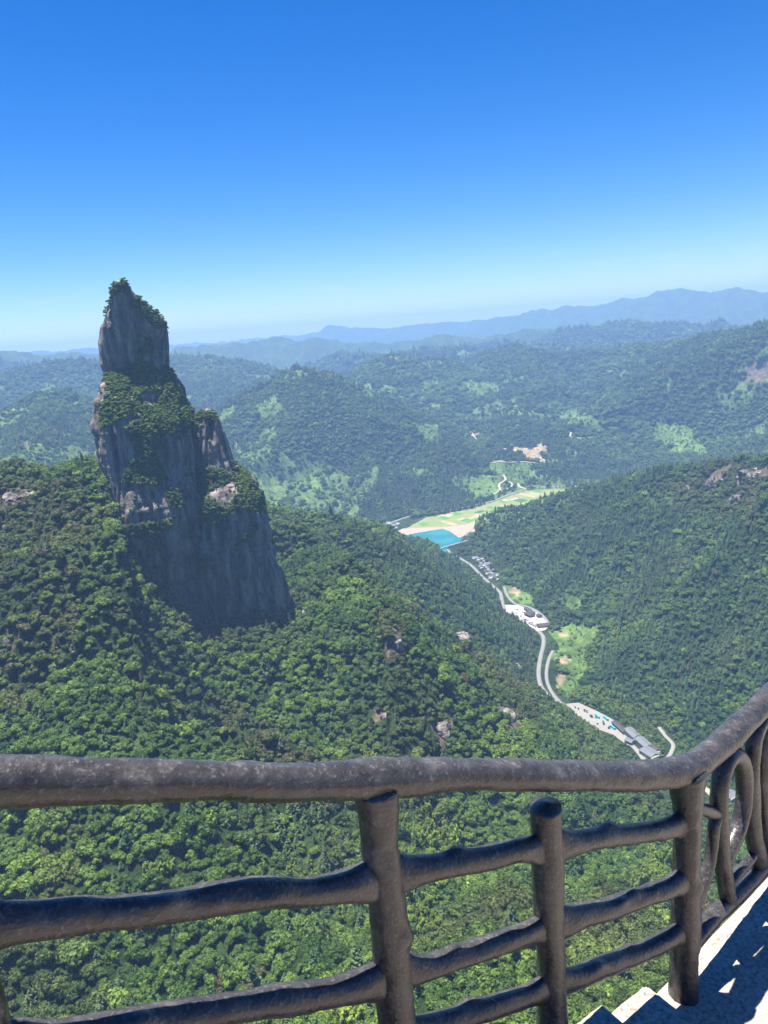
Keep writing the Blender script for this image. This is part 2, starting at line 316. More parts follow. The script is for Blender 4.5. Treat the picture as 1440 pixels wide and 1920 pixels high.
CONIFER = [[(700, 990), (850, 1055), (940, 1125), (1010, 1190), (1005, 1265), (900, 1195), (800, 1140), (720, 1060)], [(490, 1500), (600, 1500), (700, 1560), (700, 1750), (560, 1700)],
           [(1000, 1030), (1150, 960), (1300, 950), (1440, 1000), (1440, 1290), (1250, 1340), (1130, 1290), (1120, 1210), (1180, 1120), (1050, 1100)], [(520, 740), (640, 760), (740, 830), (900, 900), (900, 950), (740, 950), (620, 900), (560, 820)], [(1000, 1390), (1100, 1400), (1180, 1430), (1100, 1560), (1000, 1480)]]
BAMBOO = [[(740, 1490), (790, 1505), (880, 1580), (840, 1612), (750, 1600)], [(1210, 1590), (1260, 1560), (1262, 1640), (1215, 1650)], [(1120, 1330), (1160, 1330), (1210, 1380), (1170, 1385)], [(770, 1680), (830, 1640), (840, 1760), (780, 1780)], [(620, 1860), (690, 1840), (690, 1920), (600, 1920)], [(1090, 1290), (1250, 1290), (1270, 1380), (1200, 1370)]]
SCRUB = [[(-50, 900), (80, 890), (140, 900), (190, 1000), (150, 1110), (130, 1250), (60, 1340), (-50, 1340)], [(390, 1310), (450, 1310), (560, 1400), (620, 1500), (520, 1480), (430, 1380)], [(700, 1115), (760, 1150), (780, 1260), (720, 1250)], [(1290, 880), (1440, 870), (1440, 960), (1330, 980), (1230, 930)], [(0, 1840), (120, 1500), (200, 1560), (120, 1700)], [(860, 1190), (1000, 1290), (1020, 1360), (940, 1330)]]
def cover(px, py, polys):
    r = np.zeros(px.shape, bool)
    for p in polys: r |= in_poly(px, py, p)
    return r

# ------------------------------------------------------------------ ground sheet
azs = np.radians(np.concatenate([np.linspace(-180, -46, 36)[:-1], np.linspace(-46, 46, 620), np.linspace(46, 180, 36)[1:]]))
rs = np.concatenate([[.5, 3, 8, 16, 26], 38*np.exp(np.arange(0, 1)*0), 38*np.exp(np.linspace(.03, math.log(15600/38.), 720))])
NA, NR = len(azs), len(rs)
Rg, Ag = np.meshgrid(rs, azs, indexing='ij')
GX, GY = Rg*np.sin(Ag), Rg*np.cos(Ag)
GZ = terrain_z(GX, GY)
idx = np.arange(NR*NA).reshape(NR, NA)
quads = np.stack([idx[:-1, :-1], idx[:-1, 1:], idx[1:, 1:], idx[1:, :-1]], -1).reshape(-1, 4)[:, ::-1]
GV = np.stack([GX, GY, GZ], -1).reshape(-1, 3)
me = mesh_np('terrain', GV+[0, 0, CAMZ], quads, smooth=True)
# what the eye can see of the sheet: running horizon along each azimuth
elev = GZ/Rg
hor = np.maximum.accumulate(elev, 0)
gpx, gpy, gz = project(GV)
front = (gz > 0)
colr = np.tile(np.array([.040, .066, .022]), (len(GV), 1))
v1 = fbm2(GV[:, 0]/90., GV[:, 1]/90., 4)[:, None]; v2 = fbm2(GV[:, 0]/420.+5, GV[:, 1]/420., 4)[:, None]
dist = Rg.reshape(-1)
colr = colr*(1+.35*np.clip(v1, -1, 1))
colr[dist < 7000] *= .7      # darker forest floor under the trees; beyond, the sheet itself stands for the canopy
colr = np.where((v2 > .38) & (dist[:, None] > 1900) & (dist[:, None] < 6500), np.array([.085, .13, .04]), colr)
wpx = gpx+11*fbm2(GV[:, 0]/70., GV[:, 1]/70., 3); wpy = gpy+7*fbm2(GV[:, 0]/70.+40, GV[:, 1]/70., 3)
for polys, c in ((MEADOW, (.095, .15, .042)), (FIELDS and [FIELDS], (.16, .2, .075)), (EARTH, (.33, .25, .17)), (ROCK, (.13, .10, .08))):
    m = cover(*((gpx, gpy) if polys[0] is FIELDS else (wpx, wpy)), polys) & front & (dist > 300)
    colr[m] = np.array(c)*(1+.3*np.clip(v1[m], -1, 1))
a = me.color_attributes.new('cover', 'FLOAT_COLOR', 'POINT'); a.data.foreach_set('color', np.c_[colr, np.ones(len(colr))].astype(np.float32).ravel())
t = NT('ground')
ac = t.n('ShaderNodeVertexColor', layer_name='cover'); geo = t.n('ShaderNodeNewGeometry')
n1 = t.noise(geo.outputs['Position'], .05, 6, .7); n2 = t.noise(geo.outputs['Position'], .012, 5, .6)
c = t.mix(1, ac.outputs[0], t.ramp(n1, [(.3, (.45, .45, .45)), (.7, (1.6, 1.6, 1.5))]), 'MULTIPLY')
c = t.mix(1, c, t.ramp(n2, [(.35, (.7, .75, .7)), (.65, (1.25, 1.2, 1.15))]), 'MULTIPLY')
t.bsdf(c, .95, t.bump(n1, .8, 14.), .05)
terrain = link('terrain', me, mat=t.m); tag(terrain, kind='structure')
BVH = BVHTree.FromPolygons([tuple(v) for v in GV[:].tolist()], quads.tolist()) if True else None
def cast(px, py):
    r = ray(px, py); h = BVH.ray_cast(Vector((0, 0, 0)), Vector(r).normalized())
    return None if h[0] is None else np.array(h[0])
def hz(x, y): return terrain_z(np.array([float(x)]), np.array([float(y)]))[0]
def gz_sheet(x, y):
    h = BVH.ray_cast(Vector((x, y, 500)), Vector((0, 0, -1))); return h[0][2] if h[0] is not None else FLOOR
print('terrain', round(time.time()-T0, 1))

# ------------------------------------------------------------------ leaf materials and tree shapes
def leaf_mat(name, dark, light, rough=.6, trans=.32):
    t = NT(name)
    at_ = t.n('ShaderNodeAttribute', attribute_type='INSTANCER', attribute_name='tint')
    lf = t.n('ShaderNodeAttribute', attribute_type='GEOMETRY', attribute_name='leaf')
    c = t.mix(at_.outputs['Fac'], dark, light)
    br = t.n('ShaderNodeAttribute', attribute_type='INSTANCER', attribute_name='brown')
    c = t.mix(br.outputs['Fac'], c, (.105, .088, .042))
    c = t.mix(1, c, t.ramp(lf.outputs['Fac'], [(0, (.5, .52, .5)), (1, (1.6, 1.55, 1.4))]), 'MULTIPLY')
    d = t.n('ShaderNodeBsdfPrincipled'); d.inputs['Roughness'].default_value = rough; d.inputs['Specular IOR Level'].default_value = .25
    t.l(c, d.inputs['Base Color'])
    tr = t.n('ShaderNodeBsdfTranslucent'); t.l(t.mix(1, c, (1.2, 1.25, .6), 'MULTIPLY'), tr.inputs['Color'])
    ms = t.n('ShaderNodeMixShader'); ms.inputs[0].default_value = trans
    t.l(d.outputs[0], ms.inputs[1]); t.l(tr.outputs[0], ms.inputs[2]); t.l(ms.outputs[0], t.out.inputs['Surface'])
    return t.m
M_broad = leaf_mat('broadleaf', (.046, .098, .019), (.190, .285, .048))
M_conif = leaf_mat('conifer_needles', (.036, .078, .024), (.080, .140, .036), trans=.1)
M_bamb = leaf_mat('bamboo_leaves', (.13, .20, .03), (.25, .32, .055), trans=.35)
M_bark = plain('bark', (.09, .07, .05), .9, .1)
def leaf_quads(P, N, size, rng, aspect=1.5):
    n = len(P); t = rng.normal(size=(n, 3)); t -= (t*N).sum(1, keepdims=True)*N; t /= np.linalg.norm(t, axis=1, keepdims=True)+1e-9
    b = np.cross(N, t); s = size[:, None]
    V = np.stack([P-t*s*aspect*.5, P+b*s*.5-N*s*.12, P+t*s*aspect*.5, P-b*s*.5-N*s*.12], 1).reshape(-1, 3)
    return V, np.arange(4*n).reshape(n, 4)
ICO = None
def ico():
    global ICO
    if ICO is None:
        bm = bmesh.new(); bmesh.ops.create_icosphere(bm, subdivisions=1, radius=1)
        ICO = (np.array([v.co[:] for v in bm.verts]), np.array([[v.index for v in f.verts] for f in bm.faces])); bm.free()
    return ICO
def build_crown(name, V, Q, T, leafv, mat):
    """V verts, Q quads, T tris"""
    faces = [tuple(q) for q in Q.tolist()]+[tuple(q) for q in T.tolist()]
    me = bpy.data.meshes.new(name); me.from_pydata(V.tolist(), [], faces); me.update()
    at_ = me.attributes.new('leaf', 'FLOAT', 'POINT'); at_.data.foreach_set('value', leafv.astype(np.float32))
    me.materials.append(mat); return me
def broadleaf(seed, nb=11, per=70, flat=.8):
    rng = np.random.default_rng(seed); Vs = []; Qs = []; Ts = []; Ls = []; off = 0
    iv, it = ico()
    for i in range(nb):
        a = rng.uniform(0, 2*math.pi); r = .62*math.sqrt(rng.uniform(0, 1)) if i else 0
        zc = 1.35+flat*(.45*(1-(r/.62)**2)+rng.uniform(-.3, .16)); c = np.array([r*math.cos(a), r*math.sin(a), zc]); br = rng.uniform(.28, .44)
        Vs.append(c+iv*br*.80*[1, 1, .85]); Ts.append(it+off); Ls.append(np.full(len(iv), .4)); off += len(iv)
        d = rng.normal(size=(per, 3)); d[:, 2] = np.abs(d[:, 2])*.9-.25; d /= np.linalg.norm(d, axis=1, keepdims=True)
        P = c+d*br*rng.uniform(.80, 1.12, (per, 1))*[1, 1, .85]
        N = d+rng.normal(size=(per, 3))*.42; N /= np.linalg.norm(N, axis=1, keepdims=True)
        V, q = leaf_quads(P, N, rng.uniform(.09, .20, per), rng); Vs.append(V); Qs.append(q+off); off += len(V)
        Ls.append(np.repeat(rng.uniform(.1, .9, per), 4))
    return build_crown('broadleaf_crown', np.concatenate(Vs), np.concatenate(Qs), np.concatenate(Ts), np.concatenate(Ls), M_broad)
def conifer(seed):
    rng = np.random.default_rng(seed); Ps = []; Ns = []; S = []; H = 3.4
    for k in range(13):
        f = k/12.; z = .9+f*(H-.9); R = .78*(1-f)**.85+.04; n = int(6+18*(1-f))
        a = rng.uniform(0, 2*math.pi, n); rr = R*np.sqrt(rng.uniform(.25, 1, n))
        Ps.append(np.stack([rr*np.cos(a), rr*np.sin(a), z-.25*rr+rng.uniform(-.07, .07, n)], 1))
        Ns.append(np.stack([.55*np.cos(a), .55*np.sin(a), np.ones(n)], 1)+rng.normal(size=(n, 3))*.25); S.append(rng.uniform(.16, .30, n)*(1.1-.4*f))
    P = np.concatenate(Ps); N = np.concatenate(Ns); N /= np.linalg.norm(N, axis=1, keepdims=True)
    V, q = leaf_quads(P, N, np.concatenate(S), rng, 1.7)
    n = 7; ca = np.linspace(0, 2*math.pi, n, endpoint=False)
    core = np.concatenate([np.stack([.5*np.cos(ca), .5*np.sin(ca), np.full(n, .85)], 1), [[0, 0, H-.15]]]); o = len(V)
    T = np.array([[o+i, o+(i+1) % n, o+n] for i in range(n)])
    L = np.concatenate([np.repeat(rng.uniform(.2, .9, len(P)), 4), np.full(n+1, .4)])
    return build_crown('conifer_crown', np.concatenate([V, core]), q, T, L, M_conif)
def bamboo(seed):
    rng = np.random.default_rng(seed); Vs = []; Qs = []; Ts = []; Ls = []; off = 0; iv, it = ico()
    for i in range(9):
        a = rng.uniform(0, 2*math.pi); r = .6*math.sqrt(rng.uniform(0, 1)); h = rng.uniform(1.7, 2.4); lean = rng.uniform(.15, .4); c0 = np.array([r*math.cos(a), r*math.sin(a), 0]); dv = np.array([math.cos(a), math.sin(a), 0])
        f = rng.uniform(.45, 1, 40); P = c0+np.outer(f**2*lean, dv)+np.outer(f*h*(1-.12*f*f), [0, 0, 1])+rng.normal(size=(40, 3))*(.17*(1.15-f))[:, None]
        N = rng.normal(size=(40, 3))*.5+[0, 0, 1]+dv*.4; N /= np.linalg.norm(N, axis=1, keepdims=True)
        V, q = leaf_quads(P, N, rng.uniform(.08, .16, 40), rng, 2.6); Vs.append(V); Qs.append(q+off); off += len(V); Ls.append(np.repeat(rng.uniform(.25, 1, 40), 4))
        Vs.append(c0+dv*lean*.3+iv*[.2, .2, .5]+[0, 0, h*.55]); Ts.append(it+off); off += len(iv); Ls.append(np.full(len(iv), .4))
    return build_crown('bamboo_crown', np.concatenate(Vs), np.concatenate(Qs), np.concatenate(Ts), np.concatenate(Ls), M_bamb)
PROTO = [broadleaf(1), broadleaf(2, 9, 78, .9), broadleaf(3, 14, 62, .7), broadleaf(4, 10, 72, 1.1), broadleaf(5, 13, 66, .6), conifer(6), conifer(7), bamboo(8), bamboo(9)]
PCOL = bpy.data.collections.new('tree_shapes')      # never linked to the scene: only the shapes the woods repeat
for i, m in enumerate(PROTO):
    PCOL.objects.link(bpy.data.objects.new('shape_%02d' % i, m))
def scatter_object(name, P, rot, scl, kind, tint, brown, parent=None):
    me = bpy.data.meshes.new(name); n = len(P)
    me.vertices.add(n); me.vertices.foreach_set('co', np.ascontiguousarray(P, np.float32).ravel())
    for nm, typ, arr, key in (('rot', 'FLOAT_VECTOR', rot, 'vector'), ('scl', 'FLOAT_VECTOR', scl, 'vector'), ('kind', 'INT', kind, 'value'), ('tint', 'FLOAT', tint, 'value'), ('brown', 'FLOAT', brown, 'value')):
        at_ = me.attributes.new(nm, typ, 'POINT'); at_.data.foreach_set(key, np.ascontiguousarray(arr, np.int32 if typ == 'INT' else np.float32).ravel())
    me.update(); o = link(name, me, parent)
    g = bpy.data.node_groups.get('repeat_trees')
    if g is None:
        g = bpy.data.node_groups.new('repeat_trees', 'GeometryNodeTree')
        g.interface.new_socket('Geometry', in_out='INPUT', socket_type='NodeSocketGeometry'); g.interface.new_socket('Geometry', in_out='OUTPUT', socket_type='NodeSocketGeometry')
        N = g.nodes.new; gi = N('NodeGroupInput'); go = N('NodeGroupOutput'); ci = N('GeometryNodeCollectionInfo'); ip = N('GeometryNodeInstanceOnPoints')
        ci.inputs['Collection'].default_value = PCOL; ci.inputs['Separate Children'].default_value = True; ci.inputs['Reset Children'].default_value = True
        def attr(nm, typ):
            x = N('GeometryNodeInputNamedAttribute'); x.data_type = typ; x.inputs['Name'].default_value = nm; return x.outputs[0]
        e2r = N('FunctionNodeEulerToRotation')
        L = g.links.new
        L(gi.outputs[0], ip.inputs['Points']); L(ci.outputs[0], ip.inputs['Instance']); ip.inputs['Pick Instance'].default_value = True
        L(attr('kind', 'INT'), ip.inputs['Instance Index']); L(attr('rot', 'FLOAT_VECTOR'), e2r.inputs[0]); L(e2r.outputs[0], ip.inputs['Rotation']); L(attr('scl', 'FLOAT_VECTOR'), ip.inputs['Scale'])
        L(ip.outputs[0], go.inputs[0])
    md = o.modifiers.new('trees', 'NODES'); md.node_group = g
    return o

# ------------------------------------------------------------------ rock peak
Z1 = lambda L: [(120+x/2.742, 500+y/2.742) for x, y in L]
def rock_stack(rows, Dset, depth=.85, expo=2.6, seed=0., na=150, step=2.2, flute=1.):
    """rows: (pixel y, left x, right x); horizontal slices through the tower at distance D"""
    ys = np.arange(rows[0][0], rows[-1][0]+1e-6, step); r = np.array(rows, float)
    L = np.interp(ys, r[:, 0], r[:, 1]); R = np.interp(ys, r[:, 0], r[:, 2])
    th = np.linspace(0, 2*math.pi, na, endpoint=False); V = []
    for i, y in enumerate(ys):
        D = float(np.interp(y, [q[0] for q in Dset], [q[1] for q in Dset])); c = at((L[i]+R[i])/2, y, D); sl = np.dot(c, FW); hw = max((R[i]-L[i])/2/F*sl, .4); cs, sn = np.cos(th), np.sin(th)
        ex = np.sign(cs)*np.abs(cs)**(2/expo); ey = np.sign(sn)*np.abs(sn)**(2/expo)
        rgt = np.array([c[1], -c[0]])/math.hypot(c[0], c[1]); fwd = np.array([c[0], c[1]])/math.hypot(c[0], c[1])
        V.append(np.c_[c[0]+hw*(ex*rgt[0]+depth*ey*fwd[0]), c[1]+hw*(ex*rgt[1]+depth*ey*fwd[1]), np.full(na, c[2])])
    V = np.array(V); ctr = V.mean(1, keepdims=True); dv = V-ctr; dv[..., 2] = 0; ln = np.linalg.norm(dv, axis=2, keepdims=True)+1e-6; dn = dv/ln
    x, y, z = V[..., 0], V[..., 1], V[..., 2]; am = np.clip(ln[..., 0]/20., .15, 1)
    fl = 3.2*noise3(x/14+seed, y/14, z/75)+1.9*noise3(x/5.5+seed, y/5.5, z/38)+.9*noise3(x/2.6, y/2.6+seed, z/16)
    led = 2.2*noise3(x/30+seed+7, y/30, z/18)+.8*noise3(x/11+3, y/11, z/5.)
    big = 5.0*noise3(x/42+seed+2, y/42, z/60)
    crack = -5.5*np.clip(1-6*np.abs(noise3(x/16+9, y/16+seed, z/120)), 0, 1)
    calm = np.interp(ys, [525, 560, 690, 730, 960, 1060], [.35, .4, .4, 1., 1.1, 1.6])[:, None]
    V = V+dn*(am*calm*(flute*(fl+crack)+led+big*.7))[..., None]
    nr = len(ys); V = V.reshape(-1, 3); ii = np.arange(nr*na).reshape(nr, na)
    q = np.stack([ii[:-1], np.roll(ii[:-1], -1, 1), np.roll(ii[1:], -1, 1), ii[1:]], -1).reshape(-1, 4)
    top = len(V); V = np.vstack([V, V[:na].mean(0)+[0, 0, 1.2]])
    cap = np.array([[ii[0, (k+1) % na], ii[0, k], top, top] for k in range(na)])
    return V, q[:, ::-1], cap[:, :3][:, ::-1]
PK = at(330, 1160, 850)
peak = empty('rock_peak', W(PK))
tag(peak, 'tall dark rock pillar with pointed wooded top rising from the green ridge', 'rock peak')
t = NT('peak_rock'); co = t.coord('Object')
st = t.noise(t.mapping(co, (.14, .14, .016)), 1., 8, .62); bl = t.noise(co, .035, 6, .6); fi = t.noise(co, .5, 6, .7)
ly = t.noise(t.mapping(co, (.02, .02, .22)), 1., 5, .6)
c = t.ramp(st, [(.34, (.042, .037, .036)), (.48, (.185, .158, .14)), (.64, (.46, .39, .335))])
c = t.mix(t.ramp(bl, [(.5, (0, 0, 0)), (.75, (.6, .6, .6))]), c, (.33, .27, .225))
c = t.mix(t.ramp(ly, [(.55, (0, 0, 0)), (.75, (.4, .4, .4))]), c, (.07, .06, .055))
c = t.mix(1, c, t.ramp(fi, [(.3, (.7, .7, .7)), (.7, (1.25, 1.25, 1.25))]), 'MULTIPLY')
hm = t.n('ShaderNodeMath', operation='ADD'); t.l(st, hm.inputs[0]); t.l(fi, hm.inputs[1])
t.bsdf(c, .9, t.bump(hm.outputs[0], 1., 4.), .15); M_rock = t.m
STACKS = [('tower', rock_stack([(525, 222, 231), (530, 214, 237), (545, 209, 247), (560, 207, 259), (580, 202, 284), (600, 194, 303), (612, 188, 311), (640, 184, 313), (680, 189, 314), (693, 195, 314), (702, 193, 318), (720, 184, 326), (760, 179, 346), (790, 178, 360), (810, 181, 362), (850, 189, 363), (900, 201, 366), (950, 216, 377), (1000, 233, 380), (1050, 263, 386), (1090, 300, 388), (1130, 326, 390), (1200, 330, 395), (1260, 320, 400)], [(525, 852), (560, 859), (600, 872), (640, 880), (690, 883), (700, 876), (745, 858), (800, 847), (860, 842), (900, 836), (940, 828), (1000, 826), (1200, 830)], .75, 2.8, 0.)),
          ('pinnacle', rock_stack([(767, 382, 394), (770, 375, 402), (777, 368, 411), (788, 365, 417), (805, 364, 423), (850, 370, 432), (880, 371, 438), (930, 370, 445), (1000, 365, 450)], [(769, 850), (870, 842), (1000, 838)], .9, 2.6, 4.)),
          ('shoulder', rock_stack([(868, 424, 442), (880, 392, 452), (900, 378, 474), (930, 376, 489), (960, 376, 497), (1000, 378, 505), (1050, 382, 518), (1100, 380, 534), (1140, 378, 543), (1200, 372, 552), (1280, 360, 560)], [(868, 862), (890, 846), (925, 828), (960, 822), (1060, 826), (1140, 833), (1280, 836)], .75, 3.0, 9.)),
          ('saddle', rock_stack([(778, 345, 388), (800, 335, 398), (830, 330, 410), (900, 320, 430), (1000, 310, 440), (1150, 320, 450)], [(778, 872), (1150, 862)], .5, 2.4, 21.)),
          ('buttress', rock_stack([(905, 236, 262), (930, 226, 292), (980, 232, 318), (1040, 258, 352), (1090, 290, 366), (1140, 318, 372), (1240, 330, 380)], [(905, 850), (940, 828), (1000, 818), (1240, 822)], .6, 2.4, 14.))]
RV = []; RF = []; off = 0
for nm, (V, q, cap) in STACKS:
    fl = [tuple(f) for f in q.tolist()]+[tuple(f) for f in cap.tolist()]
    m = bpy.data.meshes.new(nm); m.from_pydata((V-PK).tolist(), [], fl); m.update(); link(nm, m, peak, M_rock)
    RV.append(V); RF += [tuple(i+off for i in f) for f in fl]; off += len(V)
RBVH = BVHTree.FromPolygons(np.vstack(RV).tolist(), RF)
VEG = [Z1(L) for L in ([(250, 70), (310, 62), (350, 150), (290, 130), (250, 160), (244, 110)], [(340, 150), (430, 165), (520, 255), (528, 350), (480, 320), (420, 270), (350, 215)], [(430, 350), (458, 390), (400, 490), (370, 510), (385, 440)],
       [(200, 560), (380, 495), (440, 490), (500, 560), (500, 640), (400, 650), (390, 720), (340, 760), (280, 790), (190, 840), (185, 720), (225, 640)],
       [(520, 500), (560, 540), (600, 660), (690, 750), (690, 830), (610, 870), (540, 800), (480, 720), (520, 640), (510, 560)], [(390, 720), (480, 710), (560, 790), (600, 870), (520, 860), (430, 840), (330, 850), (310, 830), (400, 780)],
       [(320, 820), (500, 850), (525, 930), (470, 960), (380, 965), (340, 890)], [(380, 960), (470, 950), (535, 1090), (470, 1140), (400, 1120), (300, 1110), (310, 1050)],
       [(690, 1045), (760, 1030), (890, 1065), (880, 1100), (800, 1130), (720, 1170), (685, 1100)], [(690, 1190), (780, 1200), (825, 1250), (800, 1310), (740, 1340), (690, 1240)],
       [(870, 995), (940, 1050), (1010, 1165), (1035, 1250), (960, 1265), (900, 1230), (840, 1290), (820, 1260), (900, 1160), (870, 1060)], [(865, 1435), (990, 1315), (1005, 1345), (900, 1450)],
       [(300, 1330), (480, 1310), (570, 1285), (560, 1330), (480, 1380), (530, 1470), (440, 1450), (400, 1400)], [(545, 1125), (600, 1170), (612, 1235), (560, 1240), (515, 1170)], [(690, 735), (780, 755), (800, 800), (740, 780), (690, 790)], [(200, 240), (250, 150), (245, 200), (190, 290)], [(700, 1480), (760, 1490), (730, 1600), (690, 1560)], [(630, 1310), (660, 1330), (660, 1400), (630, 1390)])]
PP = []; 
for L in VEG:
    Ln = np.array(L); x0, y0 = Ln.min(0); x1, y1 = Ln.max(0); nn = int((x1-x0)*(y1-y0)/5.5)
    X = RNG.uniform(x0, x1, nn); Y = RNG.uniform(y0, y1, nn); m = in_poly(X, Y, L)
    for x, y in zip(X[m], Y[m]):
        r = ray(x, y); hh = RBVH.ray_cast(Vector((0, 0, 0)), Vector(r).normalized())
        if hh[0] is not None: PP.append(np.array(hh[0])+np.array(hh[1])*RNG.uniform(.6, 2.4))
# bushes in the cracks, thinly
for k in range(2600):
    x, y = RNG.uniform(180, 545), RNG.uniform(530, 1160); r = ray(x, y); hh = RBVH.ray_cast(Vector((0, 0, 0)), Vector(r).normalized())
    if hh[0] is not None and (hh[1][2] > .36 or (RNG.uniform() < .2 and noise2(np.array([x/26.]), np.array([y/26.]))[0] > .1)): PP.append(np.array(hh[0]))
PP = np.array(PP); n = len(PP)
sc = RNG.uniform(1.1, 2.4, n)*np.where(project(PP)[1] < 640, .95, 1)
scatter_object('foliage', PP-PK-np.c_[np.zeros(n), np.zeros(n), sc*1.15], np.c_[RNG.normal(0, .12, n), RNG.normal(0, .12, n), RNG.uniform(0, 6.28, n)], np.c_[sc, sc, sc*RNG.uniform(.8, 1.1, n)], RNG.integers(0, 5, n), np.clip(RNG.normal(.5, .25, n), 0, 1), np.clip(RNG.normal(.1, .15, n), 0, .7), peak)['kind'] = 'stuff'
print('peak', len(PP), round(time.time()-T0, 1))

# ------------------------------------------------------------------ draping helpers
def sheet_z(x, y):
    """height of the ground sheet itself (bilinear in its grid)"""
    D = np.clip(np.hypot(x, y), rs[0], rs[-1]*.999); A_ = np.arctan2(x, y)
    i = np.clip(np.searchsorted(rs, D)-1, 0, NR-2); j = np.clip(np.searchsorted(azs, A_)-1, 0, NA-2)
    u = (D-rs[i])/(rs[i+1]-rs[i]); v = (A_-azs[j])/(azs[j+1]-azs[j])
    z = (GZ[i, j]*(1-v)+GZ[i, j+1]*v)*(1-u)+(GZ[i+1, j]*(1-v)+GZ[i+1, j+1]*v)*u
    hz_ = np.maximum(hor[np.maximum(i-1, 0), j], hor[np.maximum(i-1, 0), j+1])
    return z, hz_
def smooth_line(P, n=8):
    P = np.array(P, float); Q = np.vstack([2*P[0]-P[1], P, 2*P[-1]-P[-2]]); out = []
    for i in range(1, len(Q)-2):
        for t in np.linspace(0, 1, n, endpoint=False):
            a, b, c, d = Q[i-1:i+3]; out.append(.5*((2*b)+(c-a)*t+(2*a-5*b+4*c-d)*t*t+(3*b-a-3*c+d)*t**3))
    out.append(P[-1]); return np.array(out)
ROADS_XY = []
def road(name, pix, width, mat, lift=.35, flat=True, n=6, label=None):
    P = []
    for p in pix:
        q = on_floor(*p) if flat else cast(*p)
        if q is not None: P.append(q)
    if len(P) < 2: return
    P = smooth_line(P, n)[:, :2]; ROADS_XY.append((P, width))
    d = np.gradient(P, axis=0); d /= np.linalg.norm(d, axis=1, keepdims=True)+1e-9; nn = np.c_[d[:, 1], -d[:, 0]]
    cols = []
    for s in (-.5, 0, .5):
        q = P+nn*width*s; z = np.array([gz_sheet(a, b) for a, b in q]); cols.append(np.c_[q, z])
    zc = np.maximum.reduce([c[:, 2] for c in cols])+lift
    V = np.concatenate([np.c_[c[:, :2], zc] for c in cols]+[np.c_[cols[0][:, :2], zc-1.5-lift], np.c_[cols[2][:, :2], zc-1.5-lift]]); m = len(P); k = np.arange(m-1)
    Q = np.concatenate([np.stack([k+a*m, k+1+a*m, k+1+b*m, k+b*m], 1) for a, b in ((1, 0), (2, 1), (0, 3), (4, 2))])
    o = link(name, mesh_np(name, V+[0, 0, CAMZ], Q), mat=mat); tag(o, label, kind='structure'); return o
def slab(name, poly, z0, thick, mat, kind='structure', label=None, parent=None):
    """flat polygon with thickness; poly in world xy (relative), z0 = top"""
    bm = bmesh.new(); vs_ = [bm.verts.new((p[0], p[1], z0+CAMZ)) for p in poly]; f = bm.faces.new(vs_); f.normal_update()
    if f.normal.z < 0: f.normal_flip()
    r = bmesh.ops.extrude_face_region(bm, geom=[f]); 
    for v in r['geom']:
        if isinstance(v, bmesh.types.BMVert): v.co.z -= thick
    bmesh.ops.recalc_face_normals(bm, faces=bm.faces)
    bmesh.ops.triangulate(bm, faces=bm.faces); m = bpy.data.meshes.new(name); bm.to_mesh(m); bm.free()
    o = link(name, m, parent, mat); tag(o, label, kind=kind); return o
M_road = plain('pale_concrete_road', (.19, .182, .168), .85, .2, .2, .05)
M_lot = plain('car_park_concrete', (.31, .29, .265), .85, .2, .12, .05)
M_plaza = plain('plaza_paving', (.22, .205, .185), .85, .2, .15, .05)
M_path = plain('earth_track', (.36, .30, .22), .9, .1, .2, .05)

# ------------------------------------------------------------------ lake, fields, roads
t = NT('lake_water'); nz = t.noise(t.coord('Object'), .03, 4)
b = t.bsdf(t.ramp(t.noise(t.coord('Object'), .012, 3), [(.4, (.02, .13, .12)), (.6, (.03, .18, .155))]), .12, t.bump(t.noise(t.coord('Object'), .3, 3), .15, .3), .5); M_water = t.m
slab('lake', smooth_line([on_floor(*p)[:2] for p in LAKE+LAKE[:1]], 5)[:-1], FLOOR+.9, .8, M_water, label='turquoise reservoir lake')
dam_l = [on_floor(824, 1029)[:2], on_floor(872, 1015)[:2]]
d0, d1 = np.array(dam_l[0]), np.array(dam_l[1]); dd = (d1-d0)/np.linalg.norm(d1-d0); dn = np.array([dd[1], -dd[0]])
slab('dam', [d0-dd*6, d1+dd*6, d1+dd*6+dn*7, d0-dd*6+dn*7], FLOOR+2.4, 6, M_road, kind=None); dam = bpy.data.objects['dam']; tag(dam, 'pale concrete dam wall closing the near end of the turquoise lake', 'dam')
road('road', [(838, 1030), (850, 1040), (868, 1050), (886, 1062), (905, 1082), (925, 1100), (938, 1112), (941, 1125), (945, 1143)], 8, M_road)
road('road', [(1010, 1183), (1018, 1193), (1019, 1208), (1013, 1235), (1010, 1262), (1014, 1286), (1026, 1302), (1044, 1315), (1070, 1326)], 7.5, M_road)
road('road', [(1037, 1221), (1030, 1234), (1025, 1256), (1026, 1278), (1036, 1300), (1050, 1316)], 6, M_road)
road('road', [(1150, 1362), (1172, 1386), (1190, 1402), (1206, 1422), (1222, 1450), (1240, 1500)], 7, M_plaza)
road('road', [(1236, 1366), (1248, 1380), (1262, 1396), (1258, 1412), (1248, 1432), (1262, 1470), (1300, 1490)], 5.5, M_plaza)
road('road', [(1310, 1470), (1335, 1490), (1350, 1520), (1362, 1550), (1370, 1590)], 8, M_path)
road('road', [(945, 1100), (952, 1118), (966, 1132), (985, 1136), (1005, 1145), (1022, 1160), (1030, 1172)], 6, M_road)
road('road', [(720, 990), (740, 978), (765, 970), (800, 962), (840, 958), (870, 952), (900, 946), (930, 938), (955, 928), (985, 918), (1020, 914), (1080, 913), (1130, 912)], 9, M_road, 1.0)
road('track', Z4([(760, 318), (772, 345), (738, 372), (740, 402), (700, 425), (665, 445)]), 8, M_path, .8, False)
road('track', Z4([(770, 400), (800, 385), (806, 365), (790, 355)]), 7, M_path, .8, False)
